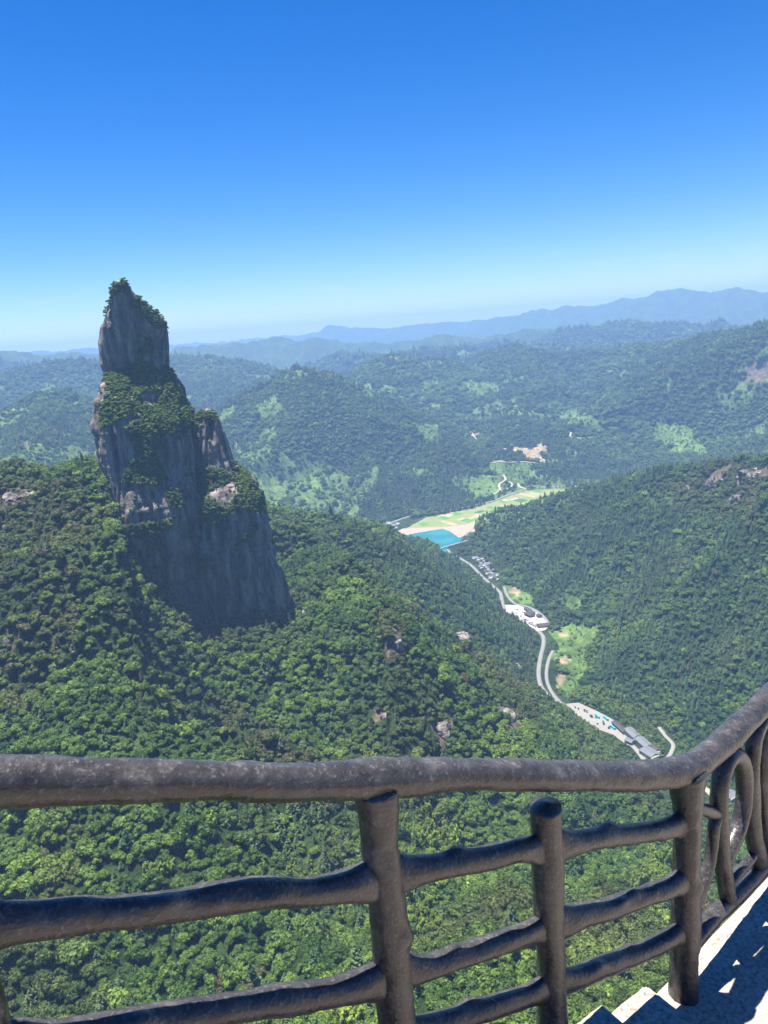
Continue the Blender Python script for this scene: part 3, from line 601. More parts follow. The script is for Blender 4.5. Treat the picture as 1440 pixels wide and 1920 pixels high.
road('track', Z4([(838, 365), (850, 382), (880, 393)]), 7, M_path, .8, False)
road('track', Z4([(600, 203), (680, 195), (730, 188), (790, 190)]), 8, M_path, 1., False)
road('track', Z4([(690, 256), (780, 253), (860, 250), (960, 256), (990, 250), (970, 235), (930, 232)]), 8, M_path, 1., False)
road('track', Z4([(1125, 90), (1122, 112), (1140, 120), (1200, 122), (1240, 115), (1275, 112)]), 8, M_path, 1., False)
slab('car_park', [on_floor(*p)[:2] for p in [(938, 1134), (972, 1135), (1000, 1144), (1022, 1160), (1031, 1173), (1022, 1182), (1008, 1185), (985, 1172), (960, 1158), (945, 1150)]], FLOOR+.5, 1.5, M_lot, label='white concrete car park beside the valley road')
slab('bus_plaza', [on_floor(*p)[:2] for p in [(1062, 1320), (1085, 1318), (1120, 1334), (1150, 1350), (1166, 1372), (1186, 1392), (1176, 1398), (1150, 1378), (1115, 1366), (1090, 1350)]], FLOOR+.5, 1.5, M_plaza, label='pale paved bus plaza at the head of the valley road')
slab('beach', [on_floor(*p)[:2] for p in Z4([(150, 655), (160, 640), (215, 610), (330, 604), (450, 602), (622, 578), (615, 600), (545, 650), (520, 660), (470, 624), (430, 611), (300, 632), (205, 652), (190, 680)])], FLOOR+1.2, 1.8, plain('sand', (.29, .235, .18), .95, .1, .15, .05), label='sandy beach round the far shore of the lake')
# field parcels: strips of a patchwork on the level ground
fxy = np.array([on_floor(*p)[:2] for p in FIELDS]); farm = slab('farmland', fxy, FLOOR+.15, .6, plain('stubble', (.19, .20, .085), .95, .05, .2, .03), label='patchwork of green and tan field strips beyond the lake')
a0 = on_floor(760, 990)[:2]; a1 = on_floor(1075, 916)[:2]; e1 = (a1-a0)/np.linalg.norm(a1-a0); e2 = np.array([-e1[1], e1[0]])
M_par = [plain('parcel_%s' % n_, c_, .95, .05, .25, .06) for n_, c_ in (('green', (.075, .19, .045)), ('tan', (.31, .26, .16)), ('olive', (.16, .2, .07)), ('pale', (.25, .25, .12)), ('dark', (.055, .12, .04)), ('lime', (.13, .23, .055)))]
rr = random.Random(5); s_ = -60.
while s_ < 800:
    wd = rr.uniform(20, 46); q_ = -420.
    while q_ < 420:
        ln_ = rr.uniform(18, 62); g_ = 1.2
        cs_ = [a0+e1*(s_+g_)+e2*(q_+g_), a0+e1*(s_+wd-g_)+e2*(q_+g_+6), a0+e1*(s_+wd-g_)+e2*(q_+ln_-g_+6), a0+e1*(s_+g_)+e2*(q_+ln_-g_)]
        cx_ = np.array(cs_)
        if in_poly(cx_[:, 0], cx_[:, 1], fxy).all() and rr.random() < .8:
            far_ = s_/800.; mt = rr.choices(M_par, weights=[3*(1-far_)+.3, 1.6, 2, 1+3*far_, .8, 1.5])[0]
            slab('field_parcel', cs_, FLOOR+.25+rr.uniform(0, .06), .3, mt, kind=None, parent=farm)
        q_ += ln_
    s_ += wd
print('fields', round(time.time()-T0, 1))

# ------------------------------------------------------------------ woods
def road_dist(x, y):
    d = np.full(x.shape, 1e5)
    for P, w in ROADS_XY:
        lo, hi = P.min(0)-40, P.max(0)+40; m = (x > lo[0]) & (x < hi[0]) & (y > lo[1]) & (y < hi[1])
        if m.any():
            for a, b in zip(P[:-1], P[1:]):
                e = b-a; t_ = np.clip(((x[m]-a[0])*e[0]+(y[m]-a[1])*e[1])/(e@e+1e-9), 0, 1)
                d[m] = np.minimum(d[m], np.hypot(x[m]-a[0]-t_*e[0], y[m]-a[1]-t_*e[1])-w/2)
    return d
HALF = math.radians(36)
def band(d0, d1, sp):
    xm = d1*math.sin(HALF); xs = np.arange(-xm, xm, sp); ys_ = np.arange(d0*math.cos(HALF), d1, sp); X, Y = np.meshgrid(xs, ys_); X = X.ravel(); Y = Y.ravel()
    X = X+RNG.uniform(-.48, .48, X.shape)*sp; Y = Y+RNG.uniform(-.48, .48, Y.shape)*sp; D = np.hypot(X, Y); m = (D >= d0) & (D < d1) & (np.abs(np.arctan2(X, Y)) < HALF)
    return X[m], Y[m], np.full(m.sum(), sp)
B = [band(*b_) for b_ in ((215, 520, 5.6), (520, 900, 5.4), (900, 1300, 5.5), (1300, 2000, 6.8), (2000, 3300, 9.), (3300, 5200, 13.), (5200, 7000, 21.))]
X, Y, SP = (np.concatenate([b_[i] for b_ in B]) for i in range(3))
Z, HZ = sheet_z(X, Y); D = np.hypot(X, Y)
vis = (Z+14+.004*D)/D > HZ-.004
X, Y, Z, D, SP = (q[vis] for q in (X, Y, Z, D, SP))
px, py, pz = project(np.c_[X, Y, Z+3])
m = (px > -170) & (px < 1610) & (py < 2080)
qx = px+11*fbm2(X/70., Y/70., 3); qy = py+7*fbm2(X/70.+40, Y/70., 3)
meadow = cover(qx, qy, MEADOW); rock = cover(qx, qy, ROCK) & (noise2(X/11., Y/11.) > np.where(X < -250, .25, np.where(X > 300, -.4, -.15))); earth = cover(qx, qy, EARTH)
flat = np.zeros(X.shape, bool)
for L in FLATS_XY: flat |= in_poly(X, Y, L)
inlake = in_poly(X, Y, FLATS_XY[0]) | in_poly(X, Y, FLATS_XY[1]) | in_poly(X, Y, FLATS_XY[2])
hard = np.zeros(X.shape, bool)
for nm in ('car_park', 'bus_plaza', 'beach'):
    me_ = bpy.data.objects[nm].data; c_ = np.array([v.co[:2] for v in me_.vertices]); c_ = c_[:len(c_)//2]; ctr_ = c_.mean(0); hard |= in_poly(X, Y, ctr_+(c_-ctr_)*1.06)
rd = road_dist(X, Y)
open_ = noise2(X/55.+3, Y/55.)
keep = m & ~rock & ~earth & ~inlake & ~hard & (rd > 4.5) & ~(meadow & (RNG.uniform(size=X.shape) > np.where(D > 2000, .5, .3))) & ~(flat & (open_ < np.where(D < 1130, -2., .12)))
keep &= RNG.uniform(size=X.shape) > .06
keep &= ~((D > 2100) & (fbm2(X/420.+5, Y/420., 4) > .38) & (RNG.uniform(size=X.shape) > .3))
# houses and the rock peak keep their own ground clear
CLEAR = []
cl = lambda x, y, D_: at(x, y, D_)[:2]
X, Y, Z, D, SP, px, py, meadow, flat = (q[keep] for q in (X, Y, Z, D, SP, px, py, meadow, flat))
n = len(X); con = cover(px, py, CONIFER); bam = cover(px, py, BAMBOO)
wx_, wy_ = X+60*noise2(X/310., Y/310.), Y+60*noise2(X/290.+9, Y/290.+4)
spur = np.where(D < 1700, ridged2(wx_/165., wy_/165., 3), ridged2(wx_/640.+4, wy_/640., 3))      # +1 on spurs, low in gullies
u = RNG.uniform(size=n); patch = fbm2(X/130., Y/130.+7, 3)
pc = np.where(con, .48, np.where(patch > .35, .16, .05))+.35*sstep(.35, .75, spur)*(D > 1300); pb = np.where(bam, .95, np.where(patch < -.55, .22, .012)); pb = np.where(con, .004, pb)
kind = np.where(u < pb, RNG.integers(7, 9, n), np.where(u < pb+pc, RNG.integers(5, 7, n), RNG.integers(0, 5, n)))
r_ = SP*np.clip(.74*np.exp(RNG.normal(0, .33, n)), .38, 1.45)*np.where(RNG.uniform(size=n) < .07, 1.3, 1.)*(1+.28*noise2(X/22., Y/22.))
r_ = np.where(kind >= 5, r_*.80, r_); r_ = np.where(meadow | flat, r_*.5, r_)
hgt = r_*RNG.uniform(.85, 1.25, n)*np.where((kind == 5) | (kind == 6), .78, 1)
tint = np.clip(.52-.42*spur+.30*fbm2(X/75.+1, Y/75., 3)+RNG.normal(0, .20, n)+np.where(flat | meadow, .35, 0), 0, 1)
brown = np.clip(.08+.75*np.clip(fbm2(X/170.+11, Y/170.+2, 3), -1, 1)+RNG.normal(0, .10, n), 0, .75)*np.where(D < 1200, .7, .35)
brown = np.clip(brown+np.where(cover(px+25*fbm2(X/60., Y/60., 3), py+20*fbm2(X/60.+9, Y/60., 3), SCRUB), RNG.uniform(.15, .65, n), 0), 0, .85)
brown = np.where(RNG.uniform(size=n) < .012, .9, brown); tint = np.where(RNG.uniform(size=n) < .01, 1.2, tint)
sink = np.where(kind < 5, .75, .35)*hgt
Pt = np.c_[X, Y, Z-sink]
# the 300 that show largest stand as single trees, the rest is the wood
size = r_/np.sqrt(D*D+Z*Z); inside = (px > 5) & (px < 1435) & (py > 1000) & (py < 1915)
order = np.argsort(np.where(inside, -size, 0))[:300]; single = np.zeros(n, bool); single[order] = True
rot = np.c_[RNG.normal(0, .06, n), RNG.normal(0, .06, n), RNG.uniform(0, 6.28, n)]
s3 = np.c_[r_*RNG.uniform(.8, 1.22, n), r_*RNG.uniform(.8, 1.22, n), hgt]
w = ~single
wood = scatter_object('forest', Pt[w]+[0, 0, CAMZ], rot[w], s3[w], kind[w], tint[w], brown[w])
tag(wood, 'dense green wood covering the mountain slopes and valley sides', 'forest', kind='stuff')
print('trees', n, round(time.time()-T0, 1))
def trunk_mesh(h, r0, seed):
    rg = random.Random(seed); bm = bmesh.new(); rings = []
    for k in range(5):
        f = k/4; ox, oy = .06*math.sin(3*f+seed)*f, .05*math.cos(2.4*f+seed)*f
        rings.append([bm.verts.new((ox+r0*(1-.6*f)*math.cos(a_), oy+r0*(1-.6*f)*math.sin(a_), f*h)) for a_ in np.linspace(0, 2*math.pi, 7)[:-1]])
    for a_, b_ in zip(rings[:-1], rings[1:]):
        for i in range(6): bm.faces.new((a_[i], a_[(i+1) % 6], b_[(i+1) % 6], b_[i]))
    for k in range(4):      # limbs
        an = k*1.7+seed; z0 = h*(.55+.08*k); p0 = Vector((0, 0, z0)); p1 = Vector((.42*math.cos(an), .42*math.sin(an), z0+.35)); sd = Vector((-math.sin(an), math.cos(an), 0))*r0*.35
        q = [bm.verts.new(p) for p in (p0-sd, p0+sd, p0+Vector((0, 0, r0*.6)), p1)]
        bm.faces.new((q[0], q[1], q[3])); bm.faces.new((q[1], q[2], q[3])); bm.faces.new((q[2], q[0], q[3]))
    me_ = bpy.data.meshes.new('trunk'); bm.to_mesh(me_); bm.free(); me_.materials.append(M_bark); return me_
TR = {0: trunk_mesh(1.5, .09, 1), 1: trunk_mesh(2.9, .06, 2), 2: trunk_mesh(1.7, .05, 3)}
KN = {0: ('broadleaf_tree', 'round-crowned green broadleaf tree in the near wood below the railing'), 1: ('conifer_tree', 'dark pointed conifer tree in the near wood below the railing'), 2: ('bamboo_clump', 'feathery yellow-green bamboo clump in the near wood below the railing')}
for i in np.nonzero(single)[0]:
    k = 0 if kind[i] < 5 else 1 if kind[i] < 7 else 2
    e = empty(KN[k][0], W(Pt[i])); e.rotation_euler = tuple(rot[i]); e.scale = tuple(s3[i])
    tag(e, KN[k][1], ('tree', 'conifer', 'bamboo')[k], 'largest trees of the near wood')
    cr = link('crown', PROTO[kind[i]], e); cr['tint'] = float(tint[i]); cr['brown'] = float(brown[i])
    link('trunk', TR[k], e)

# ------------------------------------------------------------------ rock outcrops standing out of the wooded slopes
def outcrop(x, y, wpx, hpx, label, sd):
    q = cast(x, y)
    if q is None: return
    sl = float(q@FW); w_, h_ = wpx/F*sl/2, hpx/F*sl/2
    bm = bmesh.new(); bmesh.ops.create_icosphere(bm, subdivisions=4, radius=1); V = np.array([v.co[:] for v in bm.verts]); Fc = [[v.index for v in f.verts] for f in bm.faces]; bm.free()
    V = np.sign(V)*np.abs(V)**.75; P = V*[w_, w_*.8, h_]
    a, b_, c_ = P[:, 0], P[:, 1], P[:, 2]
    k_ = 1+.30*noise3(a/9+sd, b_/9, c_/22)+.16*noise3(a/4, b_/4+sd, c_/9)+.08*noise3(a/1.7, b_/1.7, c_/3.+sd); P = P*k_[:, None]
    m_ = bpy.data.meshes.new('rock_outcrop'); m_.from_pydata(P.tolist(), [], Fc); m_.update(); o = link('rock_outcrop', m_, mat=M_rock, loc=W(q-np.array([0, 0, h_*.68]))); o.rotation_euler = (0, 0, -math.atan2(q[0], q[1]))
    tag(o, label, 'rock outcrop', 'rock outcrops on the wooded slopes')
for k, (x, y, w_, h_, lb) in enumerate(((708, 1150, 14, 80, 'tall thin rock rib running down from the ridge right of the peak'), (742, 1205, 34, 80, 'large pale grey crag below the ridge right of the peak'), (858, 1192, 46, 26, 'low pinkish crag on the crest halfway down the ridge'), (822, 1368, 44, 56, 'shadowed cliff just above the middle of the top rail'), (945, 1338, 36, 52, 'dark cliff on the spur above the valley road'), (16, 1200, 24, 48, 'pale crag at the left edge halfway down the slope'), (40, 930, 70, 40, 'brown crag under the left skyline beside the peak'), (15, 990, 40, 44, 'lower dark crag at the left edge under the skyline'), (560, 1150, 30, 26, 'small crag at the right foot of the rock peak'),
        (1340, 905, 34, 44, 'dark crag on the skyline of the right-hand mountain'), (1415, 885, 60, 34, 'broad pinkish bare crag at the right edge skyline'), (1385, 935, 34, 30, 'small crag below the skyline on the right-hand mountain'), (1290, 915, 20, 22, 'little crag left of the dark skyline crag'), (722, 1340, 20, 24, 'small pale rock showing in the wood above the top rail'), (968, 1250, 20, 30, 'narrow crag on the lower ridge near the valley road'))):
    outcrop(x, y, w_, h_, lb, k*3.7)

# ------------------------------------------------------------------ buildings and vehicles in the valley
M_wall = plain('lime_wall', (.62, .58, .52), .9, .1, .1, .4); M_roofg = plain('grey_tile_roof', (.13, .135, .145), .8, .2, .25, .6); M_roofd = plain('dark_roof', (.06, .055, .055), .8, .2, .2, .6); M_roofs = plain('slate_green_roof', (.2, .26, .25), .6, .3, .15, .6)
M_win = plain('window_glass', (.03, .04, .05), .2, .5, .1, 1); M_wood = plain('brown_timber', (.16, .09, .055), .8, .2, .2, .5)
M_cyan = plain('turquoise_paint', (.03, .42, .52), .4, .4, .08, .3); M_black = plain('tyre_rubber', (.02, .02, .02), .9, .1)
def box_mesh(name, boxes, mat):
    V = []; Q = []
    for (x0, x1, y0, y1, z0, z1) in boxes:
        o = len(V); V += [(x0, y0, z0), (x1, y0, z0), (x1, y1, z0), (x0, y1, z0), (x0, y0, z1), (x1, y0, z1), (x1, y1, z1), (x0, y1, z1)]
        Q += [[o+i for i in f] for f in ((3, 2, 1, 0), (4, 5, 6, 7), (0, 1, 5, 4), (1, 2, 6, 5), (2, 3, 7, 6), (3, 0, 4, 7))]
    m_ = mesh_np(name, np.array(V, float), np.array(Q)); m_.materials.append(mat); return m_
def house(name, loc, rz, L, Wd, H, roof_h, mw, mr, label, group, cat='house', over=.7):
    e = empty(name, loc, rz); tag(e, label, cat, group)
    link('wall', box_mesh('wall', [(-L/2, L/2, -Wd/2, Wd/2, -3, H)], mw), e)
    a_, b_ = L/2+over, Wd/2+over; z0 = H+.02; th = .35
    V = [(-a_, -b_, z0), (a_, -b_, z0), (a_, b_, z0), (-a_, b_, z0), (-a_, -b_, z0+th), (a_, -b_, z0+th), (a_, b_, z0+th), (-a_, b_, z0+th), (-a_*.94, 0, z0+roof_h), (a_*.94, 0, z0+roof_h)]
    fc = [(3, 2, 1, 0), (0, 1, 5, 4), (1, 2, 6, 5), (2, 3, 7, 6), (3, 0, 4, 7), (4, 5, 9, 8), (6, 7, 8, 9), (5, 6, 9), (7, 4, 8)]
    m_ = bpy.data.meshes.new('roof'); m_.from_pydata(V, [], fc); m_.update(); m_.materials.append(mr); rf = link('roof', m_, e)
    link('ridge_cap', box_mesh('ridge_cap', [(-a_*.95, a_*.95, -.22, .22, z0+roof_h-.05, z0+roof_h+.25)], mr), rf)
    nw = max(2, int(L/3.5))
    for k in range(nw):
        x_ = -L/2+(k+.5)*L/nw
        for sy in (-1, 1):
            link('window', box_mesh('window', [(x_-.6, x_+.6, sy*(Wd/2)-.04, sy*(Wd/2)+.04, H*.4, H*.4+1.4)], M_win), e)
    return e
ORD = ['first', 'second', 'third', 'fourth', 'fifth', 'sixth', 'seventh', 'eighth', 'ninth', 'tenth', 'eleventh', 'twelfth', 'thirteenth', 'fourteenth', 'fifteenth', 'sixteenth', 'seventeenth', 'eighteenth', 'nineteenth', 'twentieth']
def fl(x, y): q = on_floor(x, y); return W(q)
rr = random.Random(9); vdir = on_floor(930, 1088)-on_floor(892, 1050); vaz = math.atan2(vdir[1], vdir[0])
vil = sorted([(889, 1049), (896, 1051), (903, 1050), (900, 1057), (909, 1056), (907, 1063), (916, 1061), (914, 1068), (922, 1067), (918, 1074), (927, 1073), (925, 1080), (932, 1081), (913, 1077), (931, 1088), (921, 1086), (902, 1066)], key=lambda p: p[1]+p[0]*.3)
for i, (x, y) in enumerate(vil):
    house('village_house', fl(x, y), vaz+rr.choice([0, math.pi/2])+rr.uniform(-.15, .15), rr.uniform(11, 17), rr.uniform(8, 10), rr.uniform(5, 7.5), rr.uniform(2.2, 3), M_wall, rr.choice([M_roofg, M_roofg, M_roofd]), 'grey-roofed village house below the dam, %s from the lake' % ORD[i], 'houses of the village below the dam')
for i, (x, y) in enumerate([(722, 987), (730, 984), (738, 987), (746, 985), (741, 992)]):
    house('lakeside_house', fl(x, y), rr.uniform(-.4, .4), rr.uniform(13, 18), 9, rr.uniform(6, 9), 2.4, M_wall, M_roofg, 'pale lakeside house by the sandy beach, %s in its row' % ORD[i], 'houses beside the beach')
pd = on_floor(1024, 1172)-on_floor(975, 1138); paz = math.atan2(pd[1], pd[0])
for x, y, L, Wd, H, az_, lb in ((993, 1148, 34, 9, 4.5, paz, 'long dark-roofed building along the back of the car park'), (993, 1155, 18, 13, 5, paz+.2, 'square dark-roofed hall in the middle of the car park'), (1020, 1175, 26, 11, 5, paz+1.35, 'dark-roofed gatehouse at the lower end of the car park'), (1011, 1157, 10, 8, 4, paz, 'small dark-roofed kiosk at the curved edge of the car park')):
    house('car_park_building', fl(x, y), az_, L, Wd, H, 2.2, M_wood, M_roofd, lb, 'buildings of the car park', 'building')
bd = on_floor(1215, 1410)-on_floor(1150, 1352); baz = math.atan2(bd[1], bd[0])
for x, y, L, Wd, H, az_, lb in ((1162, 1367, 32, 8, 4, baz, 'long narrow dark-roofed shed beside the bus plaza'), (1186, 1380, 26, 13, 5.5, baz, 'grey-roofed hall just past the bus plaza'), (1207, 1398, 26, 13, 5.5, baz, 'grey-roofed hall halfway along the lower valley road'), (1218, 1417, 22, 17, 6, baz+.2, 'wide grey-roofed house nearest above the top rail'), (1229, 1409, 14, 10, 5, baz, 'small dark-roofed house behind the wide grey one'), (1181, 1393, 11, 9, 4, baz+.4, 'small pale-roofed stall between road and wood'),
                            (1257, 1527, 20, 15, 6, .4, 'pavilion with pale slate-green roof seen under the top rail beside the post'), (1368, 1497, 15, 12, 6, .5, 'grey-roofed house seen through the first curled railing loop')):
    house('valley_house', fl(x, y), az_, L, Wd, H, 2.6, M_wall if H > 4.5 else M_wood, M_roofs if 'green' in lb else M_roofg if 'dark' not in lb else M_roofd, lb, 'buildings along the lower valley road', 'house')
def wheel_mesh(r, w_):
    bm = bmesh.new(); bmesh.ops.create_cone(bm, cap_ends=True, segments=12, radius1=r, radius2=r, depth=w_); bmesh.ops.rotate(bm, verts=bm.verts, matrix=Matrix.Rotation(math.pi/2, 3, 'X'))
    m_ = bpy.data.meshes.new('wheel'); bm.to_mesh(m_); bm.free(); m_.materials.append(M_black); return m_
WH = wheel_mesh(.32, .22); WHB = wheel_mesh(.5, .3)
def prism(name, prof, w_, mat):
    n_ = len(prof); V = [(x, -w_/2, z) for x, z in prof]+[(x, w_/2, z) for x, z in prof]
    fc = [tuple(range(n_)), tuple(range(2*n_-1, n_-1, -1))]+[(i, i+n_, (i+1) % n_+n_, (i+1) % n_) for i in range(n_)]
    m_ = bpy.data.meshes.new(name); m_.from_pydata(V, [], fc); m_.update(); m_.materials.append(mat); return m_
CARM = {k: plain('car_paint_'+k, c_, .3, .5, .02) for k, c_ in (('white', (.75, .75, .74)), ('black', (.03, .03, .035)), ('silver', (.4, .42, .44)), ('blue', (.05, .13, .3)))}
CARB = {k: prism('car_body', [(-2.2, .3), (2.2, .3), (2.2, .75), (1.2, .95), (.6, 1.42), (-1.3, 1.45), (-2.1, 1.0)], 1.75, m_) for k, m_ in CARM.items()}
CARW = prism('car_glass', [(-1.75, .98), (1.08, .98), (.6, 1.36), (-1.28, 1.38)], 1.79, M_win)
lot_xy = None; cpos = []
for r0, r1, n_ in (((962, 1146), (1000, 1172), 9), ((968, 1143), (985, 1150), 4), ((972, 1158), (1006, 1177), 9), ((980, 1160), (1008, 1174), 7), ((1000, 1160), (1016, 1168), 4)):
    for k in range(n_):
        f = (k+.5)/n_; cpos.append((r0[0]+(r1[0]-r0[0])*f, r0[1]+(r1[1]-r0[1])*f))
for x, y in cpos:
    if rr.random() < .12: continue
    k = rr.choices(list(CARM), weights=[4, 3, 2, 1])[0]; p = fl(x, y); p.z += .52
    e = empty('parked_car', p, paz+math.pi/2+rr.uniform(-.06, .06)); tag(e, 'small %s car parked in the pale car park by the valley road' % k, 'car', '%s cars in the car park' % k)
    link('body', CARB[k], e); link('glass', CARW, e)
    for a_ in (-1.35, 1.35):
        for b_ in (-.8, .8): link('wheel', WH, e, loc=(a_, b_, .32))
for x, y, az_, lb in ((1120, 1345, baz, 'turquoise bus parked on the plaza, the one farther from the houses'), (1136, 1349, baz+.05, 'turquoise bus parked on the plaza at the edge of the wood'), (1149, 1366, baz+.1, 'turquoise bus at the lower edge of the plaza nearest the houses')):
    p = fl(x, y); p.z += .52; e = empty('bus', p, az_); tag(e, lb, 'bus', 'turquoise buses on the plaza')
    link('body', prism('bus_body', [(-5.8, .45), (5.7, .45), (5.85, 1.6), (5.6, 3.1), (-5.7, 3.15), (-5.85, 2.8)], 2.5, M_cyan), e)
    link('roof_unit', box_mesh('roof_unit', [(-2.5, 1.5, -.8, .8, 3.14, 3.4)], M_cyan), e)
    for sy in (-1, 1):
        for k in range(6): link('window', box_mesh('window', [(-5.2+k*1.75, -3.7+k*1.75, sy*1.25-.03, sy*1.25+.03, 1.6, 2.6)], M_win), e)
    link('windscreen', box_mesh('windscreen', [(5.70, 5.84, -1.1, 1.1, 1.65, 2.5)], M_win), e)
    for a_ in (-3.4, 3.6):
        for b_ in (-1.12, 1.12): link('wheel', WHB, e, loc=(a_, b_, .5))
for k in range(12):     # small trees standing on the plaza
    f = k/11; x, y = 1082+62*f+rr.uniform(-4, 4), 1332+34*f+rr.uniform(-5, 5); p = fl(x, y); p.z -= .8
    e = empty('plaza_tree', p, rr.uniform(0, 6)); s_ = rr.uniform(1.6, 2.4); e.scale = (s_, s_, s_*1.1); tag(e, 'small dark tree standing on the pale bus plaza', 'tree', 'trees on the bus plaza')
    c_ = link('crown', PROTO[k % 5], e); c_['tint'] = .2; c_['brown'] = 0.; link('trunk', TR[0], e)
print('valley', round(time.time()-T0, 1))

# ------------------------------------------------------------------ railing of sculpted concrete logs
A_ = ray(0, 1465)*1.45; B_ = ray(1285, 1445)*2.75
U = (B_-A_)*[1, 1, 0]; U /= np.linalg.norm(U); NI = np.array([U[1], -U[0], 0])      # NI points inwards, to the stairs
def on_rail(x, y): r = ray(x, y); return r*((A_@NI)/(r@NI))
ZB = on_rail(1285, 1862)[2]                     # landing level
C_ = ray(1440, 1310); C_ = C_*(B_[2]/C_[2]); U2 = (C_-B_)*[1, 1, 0]; U2 /= np.linalg.norm(U2); N2 = np.array([U2[1], -U2[0], 0])
P3 = on_rail(1288, 1600)*[1, 1, 0]
def on_rail2(x, y): r = ray(x, y); return r*((P3@N2)/(r@N2))
t = NT('log_concrete'); co = t.coord('Object')
g1 = t.noise(co, 14, 7, .7); g2 = t.noise(t.mapping(co, (3, 3, 3)), 1.6, 4); g3 = t.noise(co, 85, 3, .6)
c = t.ramp(g1, [(.3, (.020, .017, .0155)), (.55, (.052, .047, .044)), (.75, (.130, .120, .112))])
c = t.mix(t.ramp(g2, [(.45, (0, 0, 0)), (.7, (.55, .55, .55))]), c, (.020, .017, .017))
sp_ = t.ramp(g3, [(.56, (0, 0, 0)), (.70, (1, 1, 1))]); c = t.mix(t.mix(.36, (0, 0, 0), sp_), c, (.24, .225, .215))
hm = t.n('ShaderNodeMath', operation='ADD'); t.l(g1, hm.inputs[0]); t.l(g3, hm.inputs[1])
t.bsdf(c, t.ramp(g1, [(.3, (.22, .22, .22)), (.7, (.42, .42, .42))]), t.bump(hm.outputs[0], .5, .006), .42); M_log = t.m
lb_ = [n_ for n_ in t.t.nodes if n_.type == 'BSDF_PRINCIPLED'][0]; lb_.inputs['Coat Weight'].default_value = .22; lb_.inputs['Coat Roughness'].default_value = .24; t.l(t.bump(g3, .35, .004), lb_.inputs['Coat Normal'])
def tube(name, P, rad, parent, seed=0., n=22, res=None, lump=.10, cap=True, flare=(0, 0), knots=()):
    """lumpy log along the path P (relative coords); rad: one radius per path point; flare: how much it swells at its two ends"""
    P = np.array(P, float); rad = np.broadcast_to(np.array(rad, float), (len(P),)).copy()
    Q = smooth_line(np.c_[P, rad], 24) if len(P) > 2 else np.linspace(np.r_[P[0], rad[0]], np.r_[P[1], rad[1]], 40)
    s = np.r_[0, np.cumsum(np.linalg.norm(np.diff(Q[:, :3], axis=0), axis=1))]; m = max(12, int(s[-1]/.012)); ss = np.linspace(0, s[-1], m)
    Q = np.stack([np.interp(ss, s, Q[:, k]) for k in range(4)], 1); T = np.gradient(Q[:, :3], axis=0); T /= np.linalg.norm(T, axis=1, keepdims=True)
    ref = np.array([0, 0, 1.]) if abs(T[:, 2]).mean() < .8 else np.array([NI[0], NI[1], 0]); X1 = np.cross(T, ref); X1 /= np.linalg.norm(X1, axis=1, keepdims=True); X2 = np.cross(X1, T)
    th = np.linspace(0, 2*math.pi, n, endpoint=False); R = Q[:, 3].copy(); R0 = R.copy()
    for e_, f_ in ((ss, flare[0]), (ss[-1]-ss, flare[1])):
        if f_: R = R*(1+f_*np.exp(-(np.maximum(e_-.04, 0)/.045)**1.4))
    D_ = X1[:, None]*np.cos(th)[None, :, None]+X2[:, None]*np.sin(th)[None, :, None]
    S = Q[:, None, :3]+D_*R[:, None, None]
    a = S*1.; k1 = noise3(a[..., 0]*6.5+seed, a[..., 1]*6.5, a[..., 2]*6.5); k2 = .8*noise3(a[..., 0]*19, a[..., 1]*19+seed, a[..., 2]*19); k3 = noise3(a[..., 0]*60, a[..., 1]*60, a[..., 2]*60+seed)
    gv = noise3(np.broadcast_to(np.cos(th)*2.6, k1.shape)+seed, np.broadcast_to(np.sin(th)*2.6, k1.shape), np.broadcast_to(ss[:, None]*3.2, k1.shape))
    R2 = R[:, None]*(1+lump*(k1+.5*k2)+.022*k3+.05*gv-.06*np.clip(1-9*np.abs(gv-.1), 0, 1))
    for (kt, ka, kr) in knots:
        g = np.exp(-((ss[:, None]-kt*ss[-1])/.035)**2)*np.exp(-((np.angle(np.exp(1j*(th[None]-ka))))/.45)**2); R2 = R2+g*kr
    vf = (R/R0-1)[:, None]; D_ = X1[:, None]*np.cos(th)[None, :, None]*((1-.12*vf/.4)/(1+vf))[..., None]+X2[:, None]*np.sin(th)[None, :, None]
    S = Q[:, None, :3]+D_*R2[..., None]
    V = S.reshape(-1, 3); ii = np.arange(m*n).reshape(m, n)
    F_ = np.stack([ii[:-1], np.roll(ii[:-1], -1, 1), np.roll(ii[1:], -1, 1), ii[1:]], -1).reshape(-1, 4)
    fcs = F_.tolist()
    if cap:
        V = np.vstack([V, Q[0, :3]-T[0]*R[0]*.25, Q[-1, :3]+T[-1]*R[-1]*.25]); c0, c1 = len(V)-2, len(V)-1
        fcs += [[ii[0, (k+1) % n], ii[0, k], c0] for k in range(n)]+[[ii[-1, k], ii[-1, (k+1) % n], c1] for k in range(n)]
    me_ = bpy.data.meshes.new(name); me_.from_pydata((V-RB).tolist(), [], fcs); me_.update(); me_.polygons.foreach_set('use_smooth', np.ones(len(me_.polygons), bool)); me_.materials.append(M_log)
    return link(name, me_, parent)
RB = np.array([P3[0], P3[1], ZB])
railing = empty('railing', W(RB)); tag(railing, 'dark brown railing of log-shaped concrete with curled loops at its far end', 'railing')
top = [on_rail(x, y) for x, y in ((-420, 1462), (-150, 1466), (0, 1467), (180, 1463), (380, 1463), (560, 1466), (700, 1458), (800, 1453), (950, 1452), (1100, 1455), (1200, 1454), (1262, 1449))]
top += [on_rail2(x, y) for x, y in ((1310, 1428), (1372, 1376), (1440, 1312))]; top += [top[-1]+(top[-1]-top[-2])*k for k in (1.2, 2.6, 4.5)]
tube('top_rail', top, [.049]*2+[.049, .046, .045, .045, .053, .050, .047, .048, .049, .052, .050, .049, .049]+[.049]*3, railing, 1., lump=.10, n=32, knots=[(.36, 1.2, .008)])
